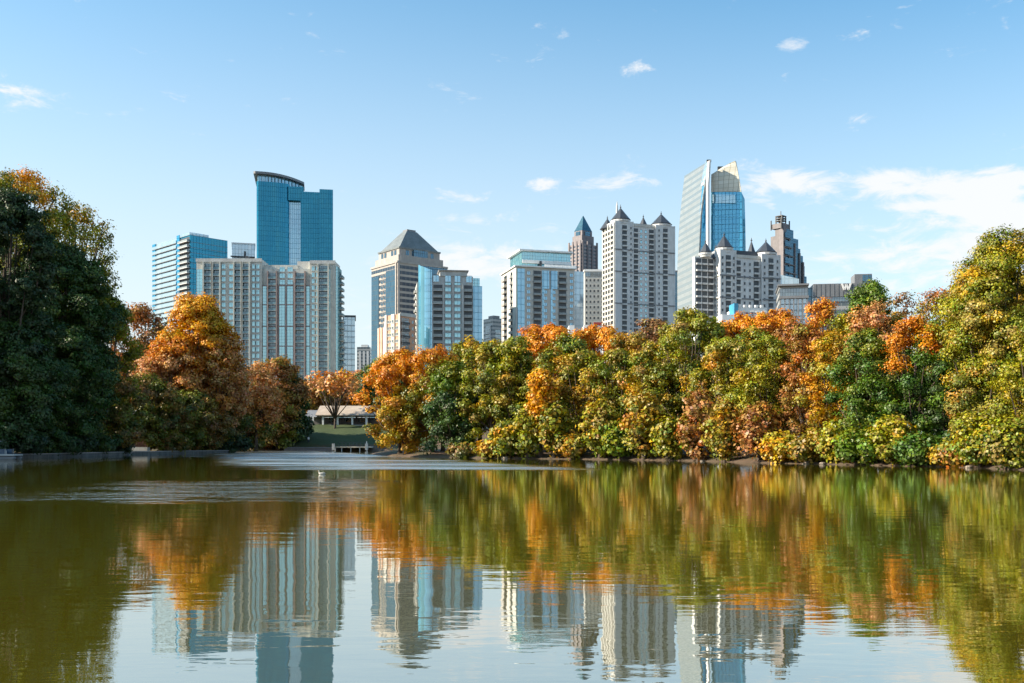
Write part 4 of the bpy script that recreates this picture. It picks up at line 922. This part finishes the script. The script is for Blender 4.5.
T('brown-orange tree behind the pavilion, left of the dark green one', 356, 372, 22, 320, 'pink', bottom=415, group=GL)
T('dark green round tree behind the pavilion, under the peach block', 384, 360, 24, 310, 'dgreen', bottom=418, toppal='green', group=GL)
T('low rust tree behind the left end of the pavilion', 318, 380, 20, 318, 'rust', bottom=415, group=GL)
for px, hw, top, pal, lab in [(6,30,436,'vdark','added dark shrub behind the pontoon boat'),(36,24,438,'dgreen','added dark shrub on the seawall right of the pontoon boat'),(66,22,440,'vdark','added near-black shrub under the broad deep green tree'),
      (94,20,440,'dgreen','added dark green shrub on the seawall just left of the brown slab'),(116,14,443,'vdark','small added dark shrub touching the left end of the brown slab'),(168,18,440,'darkmix','added brownish shrub on the bank right of the brown slab'),(198,20,441,'darkmix','added olive brown shrub under the shaded olive tree'),(232,18,444,'vdark','added dark low shrub at the far end of the seawall')]:
    T(lab, px, top-8, hw, left_Y(px, 3.0), pal, bottom=HZ+CH*F/left_Y(px)-1.2, kind='shrub', name='shrub', cat='shrub', group='shrubs behind the left seawall', clump=.7, lobes_n=14)  # dark shrubs added to close bright gaps under the left trees
# unseen tree added off the left edge to cast shade on this bank
T('tall dark tree added beyond the left edge of the view to shade the bank', 0, 170, 70, 118, 'dgreen', x_world=-84, group=GL, size_k=5, clump=2, lobes_n=20)

# ------------------------------------------------------------------ shoreline structures
def pavilion():
    Y = 283; s = Y/F; f0 = (HZ-424.8)*s+CH; X = lambda px: (px-CX)*s
    o = tag(empty('pavilion', (X(345), Y, f0)), 'long low park pavilion with pale roof and white posts above the lawn', 'pavilion')
    x0, x1 = X(304)-o.location.x, X(388)-o.location.x; h = (424-415)*s
    MB().box(x0, x1, 0, 10, -3, 0).build('floor_slab', M['concrete'], o)
    xr = X(316)-o.location.x; ro = plain('pale shingle roof', (.40, .34, .28), .8, .12, .6)
    MB().add([(xr, -1, h+.25), (x1, -1, h+.25), (x1, 6, h+3.1), (xr, 6, h+3.1), (xr, 13, h+.25), (x1, 13, h+.25), (xr, -1, h), (x1, -1, h), (x1, 13, h), (xr, 13, h)],
             [(0,1,2,3),(3,2,5,4),(6,7,1,0),(8,9,4,5),(0,3,4,9,6),(1,7,8,5,2),(9,8,7,6)]).build('roof', ro, o)
    MB().add([(x0, 1, h-.3), (xr-.1, 1, h-.3), (xr-.1, 6, h+1.8), (x0, 6, h+1.8), (x0, 10, h-.3), (xr-.1, 10, h-.3)], [(0,1,2,3),(3,2,5,4),(0,3,4),(1,5,2),(4,5,1,0)]).build('annex_roof', M['grey'], o)  # grey here, not pale shingle: the annex's shade is in its colour
    MB().box(x0, x1, 7, 7.3, 0, h-.35).build('back_wall', M['brown'], o)
    for px in (305, 313, 323, 337.6, 352.3, 366.5, 381): MB().box(X(px)-o.location.x-.25, X(px)-o.location.x+.25, -.2, .3, 0, h-.31 if px < 316 else h).build('post', M['paint'], o)
    for px in (330, 345, 359): MB().box(X(px)-o.location.x-1.3, X(px)-o.location.x+1.3, 6.9, 6.98, .9, 2.2).build('window', M['pane'], o)
pavilion()
def dock():
    Y = 259.0; s = Y/F; X = lambda px: (px-CX)*s
    pale = plain('pale weathered boards', (.60, .52, .40), .8)
    o = tag(empty('boat_dock', (X(352), Y, 0)), 'pale wooden dock on posts along the far shore below the pavilion lawn', 'dock'); q = o.location.x
    MB().box(X(335)-q, X(372)-q, -1.5, 2.5, .82, 1.15).build('deck', pale, o)
    for px in (336, 342.5, 351.5, 360.5, 367.5): MB().box(X(px)-q-.13, X(px)-q+.13, -1.3, -1.05, -.8, .82).build('post', M['concrete'], o)
    for px in (334.5, 367.5): MB().box(X(px)-q-.35, X(px)-q+.35, -1.9, -1.52, .2, 1.9).build('pier_cap', M['concrete'], o)
    for k in range(9): MB().box(X(337+k*3.7)-q-.06, X(337+k*3.7)-q+.06, 2.2, 2.35, 1.15, 2.15).build('baluster', M['dark'], o)
    MB().box(X(337)-q, X(367)-q, 2.2, 2.32, 2.15, 2.25).build('handrail', M['dark'], o)
    MB().box(X(366)-q-.1, X(366)-q+.1, 1, 1.2, 1.15, 2.5).build('lamp_post', M['paint'], o)
    o = tag(empty('seawall', (X(310), Y, 0)), 'dark low stone retaining wall left of the pale dock', 'wall'); q = o.location.x
    MB().box(X(284)-q, X(334)-q, 0, 1.2, -.8, .75).build('wall_face', M['brown'], o); MB().box(X(283)-q, X(334)-q, -.2, 1.4, .75, .95).build('coping', M['grey'], o)
dock()
def left_wall():
    ps = [Vector((*p, 0)) for p in [wl(-60, 461.5), wl(0, 458.8), wl(60, 457.2), wl(130, 454.8), wl(180, 453.6), wl(228, 453.0)]]
    o = tag(empty('seawall', ps[0]), 'long grey concrete seawall along the left bank under the dark trees', 'wall')
    mb = MB(); cp = MB()
    for a, b in zip(ps, ps[1:]):
        a = a-ps[0]; b = b-ps[0]; d = (b-a).normalized(); n = Vector((-d.y, d.x, 0))
        for m_, t0, t1, z0, z1, e in ((mb, -.1, .5, -1, .42, 0), (cp, -.25, .6, .42, .55, .05)):
            P_ = [a+n*t0, b+n*t0, b+n*t1, a+n*t1]; m_.prism([(p.x, p.y) for p in P_], z0, z1)
    mb.build('wall_face', plain('damp concrete', (.10, .105, .105), .8, .3, .5), o); cp.build('coping', M['grey'], o)
    # upright brown slab standing in for sunlit bare bank and steps
    Y = 176; s = Y/F; x = (136.5-CX)*s; g = gz(x, Y); br = plain('brown earth', (.26, .13, .09), .9, .3, 2.0)
    o = tag(empty('sunlit_bank', (x, Y, g)), 'short brown earth slab standing in for sunlit bare bank above the seawall', 'wall')
    MB().box(-1.7, 1.7, 0, .5, 0, 2.6).build('wall_face', br, o); MB().box(-1.85, 1.85, -.15, .65, 2.6, 2.75).build('coping', M['tan'], o); MB().box(-1.7, 2.4, -1.4, -.01, -.2, .45).build('step', M['concrete'], o)
    # boat at the left edge
    Y = 113; s = Y/F; x = (3-CX)*s; hull = plain('dark blue hull', (.03, .07, .12), .35)
    o = tag(empty('pontoon_boat', (x, Y, 0), R(4)), 'dark blue pontoon boat moored at the left edge of the seawall', 'boat')
    for y in (-.8, .8): MB().tube([(-3, y, .12), (-2.6, y, .12), (1.4, y, .12), (1.75, y, .2)], [.18, .3, .3, .08], 10).build('float', M['grey'], o)
    MB().box(-3, 1.7, -1.2, 1.2, .42, .56).build('deck', M['concrete'], o); MB().box(-2.6, .6, -1.1, -1.0, .62, 1.15).build('side_panel', hull, o); MB().box(-2.6, .6, 1.0, 1.1, .62, 1.15).build('side_panel', hull, o)
    for px in (-2.5, -.9, .7): 
        for y in (-1.05, 1.05): MB().box(px-.03, px+.03, y-.03, y+.03, .56, 2.0 if px < .5 else 1.2).build('post', M['grey'], o)
    MB().box(-2.7, -.7, -1.2, 1.2, 2.0, 2.1).build('canopy', hull, o); MB().box(-.5, .1, -.7, .7, .57, 1.0).build('seat', M['cream'], o)
left_wall()

def goose():
    Y = CH*F/(474.4-HZ); x = (322-CX)/F*Y
    wh = plain('white feathers', (.62, .59, .53), .8, .05, 3); dk = plain('dark feathers', (.05, .045, .04), .8); bl = plain('orange bill', (.55, .22, .04), .5)
    o = tag(empty('goose', (x, Y, -.02), R(8)), 'white waterbird with dark tail swimming alone on the calm lake', 'bird')
    me = bpy.data.meshes.new('body'); 
    pts = [(.36,0,.13,.04),(.22,0,.12,.11),(.05,0,.09,.15),(-.12,0,.09,.155),(-.22,0,.13,.12),(-.27,0,.20,.06),(-.28,0,.26,.05),(-.27,0,.32,.05),(-.30,0,.36,.065),(-.36,0,.355,.04)]
    me.from_pydata([p[:3] for p in pts], [(i, i+1) for i in range(len(pts)-1)], []); b = link(bpy.data.objects.new('body', me), o)
    md = b.modifiers.new('skin', 'SKIN'); me.skin_vertices[0].data[2].use_root = True
    for i, p in enumerate(pts): me.skin_vertices[0].data[i].radius = (p[3], p[3]*.95)
    b.modifiers.new('sub', 'SUBSURF').levels = 2; b.modifiers['sub'].render_levels = 2; me.materials.append(wh); o.scale = (.6, .6, .6)
    MB().frustum(0, 0, 0, .001, .01, .01)
    MB().tube([(-.39, 0, .352), (-.47, 0, .34)], [.025, .008], 6).build('bill', bl, o)
    MB().add([(.28,-.07,.15),(.28,.07,.15),(.5,.05,.24),(.5,-.05,.24),(.28,-.07,.19),(.28,.07,.19),(.5,.04,.26),(.5,-.04,.26)], [(3,2,1,0),(4,5,6,7),(0,1,5,4),(1,2,6,5),(2,3,7,6),(3,0,4,7)]).build('tail', dk, o)
    for y in (-1, 1): MB().add([(-.15,y*.13,.14),(.05,y*.165,.12),(.30,y*.10,.18),(.10,y*.14,.24),(-.12,y*.12,.22),(.08,y*.10,.17)], [(0,1,2,3,4),(5,1,0),(5,2,1),(5,3,2),(5,4,3),(5,0,4)]).build('wing', wh, o)
goose()

def person():
    Y = 264.5; x = (308.5-CX)/F*Y; g = gz(x, Y)
    o = tag(empty('person', (x, Y, g), R(20)), 'distant standing person in a pale top and dark trousers below the pavilion', 'person')
    skin = plain('skin', (.45, .28, .20), .6); top = plain('pale shirt', (.70, .72, .68), .8); tr = plain('dark trousers', (.03, .035, .05), .8); hr = plain('dark hair', (.03, .02, .015), .7)
    V = [(0,0,.95,.15),(0,0,1.2,.15),(0,0,1.42,.14),(0,0,1.52,.06),(0,-.01,1.62,.09),(0,-.01,1.70,.085),
         (.20,0,1.42,.06),(.26,.0,1.15,.045),(.25,-.08,.90,.035),(.25,-.11,.82,.04),(-.20,0,1.42,.06),(-.26,0,1.15,.045),(-.25,-.06,.90,.035),(-.25,-.09,.82,.04),
         (.10,0,.88,.10),(.11,-.02,.48,.065),(.12,0,.09,.045),(.13,-.13,.04,.04),(-.10,0,.88,.10),(-.12,-.01,.48,.065),(-.13,.02,.09,.045),(-.14,-.11,.04,.04)]
    E = [(0,1),(1,2),(2,3),(3,4),(4,5),(2,6),(6,7),(7,8),(8,9),(2,10),(10,11),(11,12),(12,13),(0,14),(14,15),(15,16),(16,17),(0,18),(18,19),(19,20),(20,21)]
    me = bpy.data.meshes.new('body'); me.from_pydata([v[:3] for v in V], E, []); b = link(bpy.data.objects.new('body', me), o); b.modifiers.new('skin', 'SKIN')
    for i, v in enumerate(V): me.skin_vertices[0].data[i].radius = (v[3], v[3]*.8)
    me.skin_vertices[0].data[0].use_root = True; b.modifiers.new('sub', 'SUBSURF').render_levels = 2; me.materials.append(skin)
    MB().frustum(0, 0, .93, 1.2, .20, .19, 12, 0, 0, True, .75).frustum(0, 0, 1.2, 1.47, .19, .20, 12, 0, 0, True, .75).frustum(0, 0, 1.47, 1.54, .20, .09, 12, 0, 0, True, .75).tube([(.20,0,1.46),(.26,0,1.14)], [.09,.065], 8).tube([(-.20,0,1.46),(-.26,0,1.14)], [.09,.065], 8).build('shirt', top, o)
    MB().frustum(0, 0, .80, .96, .19, .195, 12, 0, 0, True, .75).tube([(.10,0,.86),(.11,-.02,.48),(.12,0,.08)], [.12,.085,.065], 8).tube([(-.10,0,.86),(-.12,-.01,.48),(-.13,.02,.08)], [.12,.085,.065], 8).build('trousers', tr, o)
    MB().frustum(0, .01, 1.66, 1.74, .105, .10, 10, 0, 0, True).frustum(0, .01, 1.74, 1.79, .10, .03, 10, 0, 0, True).build('hair', hr, o)
person()

# rocks and driftwood on the muddy edge of the right bank
rk = plain('bank stone', (.34, .29, .24), .9, .3, 2)
spots = [(505,''),(702,''),(806,''),(822,''),(968,'')]
names = ['below the olive shrub','below the domed olive tree','first of the close pair below the rust-coloured tree','second of the close pair below the rust-coloured tree','under the large yellow shrub']
for i, ((px, _), nm) in enumerate(zip(spots, names)):
    rr = random.Random(i); Y = shore_Y(px, .3); x = (px-CX)/F*Y; r = .12+.14*rr.random(); mb = MB(); n = 7; vs = [(0, 0, r*.9)]
    for j, (ph, zz) in enumerate(((.8, .6), (1.0, .1), (.8, -.5))):
        vs += [(r*ph*1.6*math.cos(2*math.pi*k/n+j)*(1+.3*rr.random()), r*ph*math.sin(2*math.pi*k/n+j)*(1+.3*rr.random()), r*(zz+.15*rr.random())) for k in range(n)]
    fs = [(0, 1+k, 1+(k+1) % n) for k in range(n)]+[(1+j*n+k, 1+(j+1)*n+k, 1+(j+1)*n+(k+1) % n, 1+j*n+(k+1) % n) for j in range(2) for k in range(n)]+[tuple(1+2*n+k for k in range(n-1, -1, -1))]
    o = mb.add(vs, fs).build('rock', rk); o.location = (x, Y-.2, .05); tag(o, f'pale stone at the waterline {nm}', 'rock', 'stones along the right waterline')
print('LEAVES', NLEAF[0])
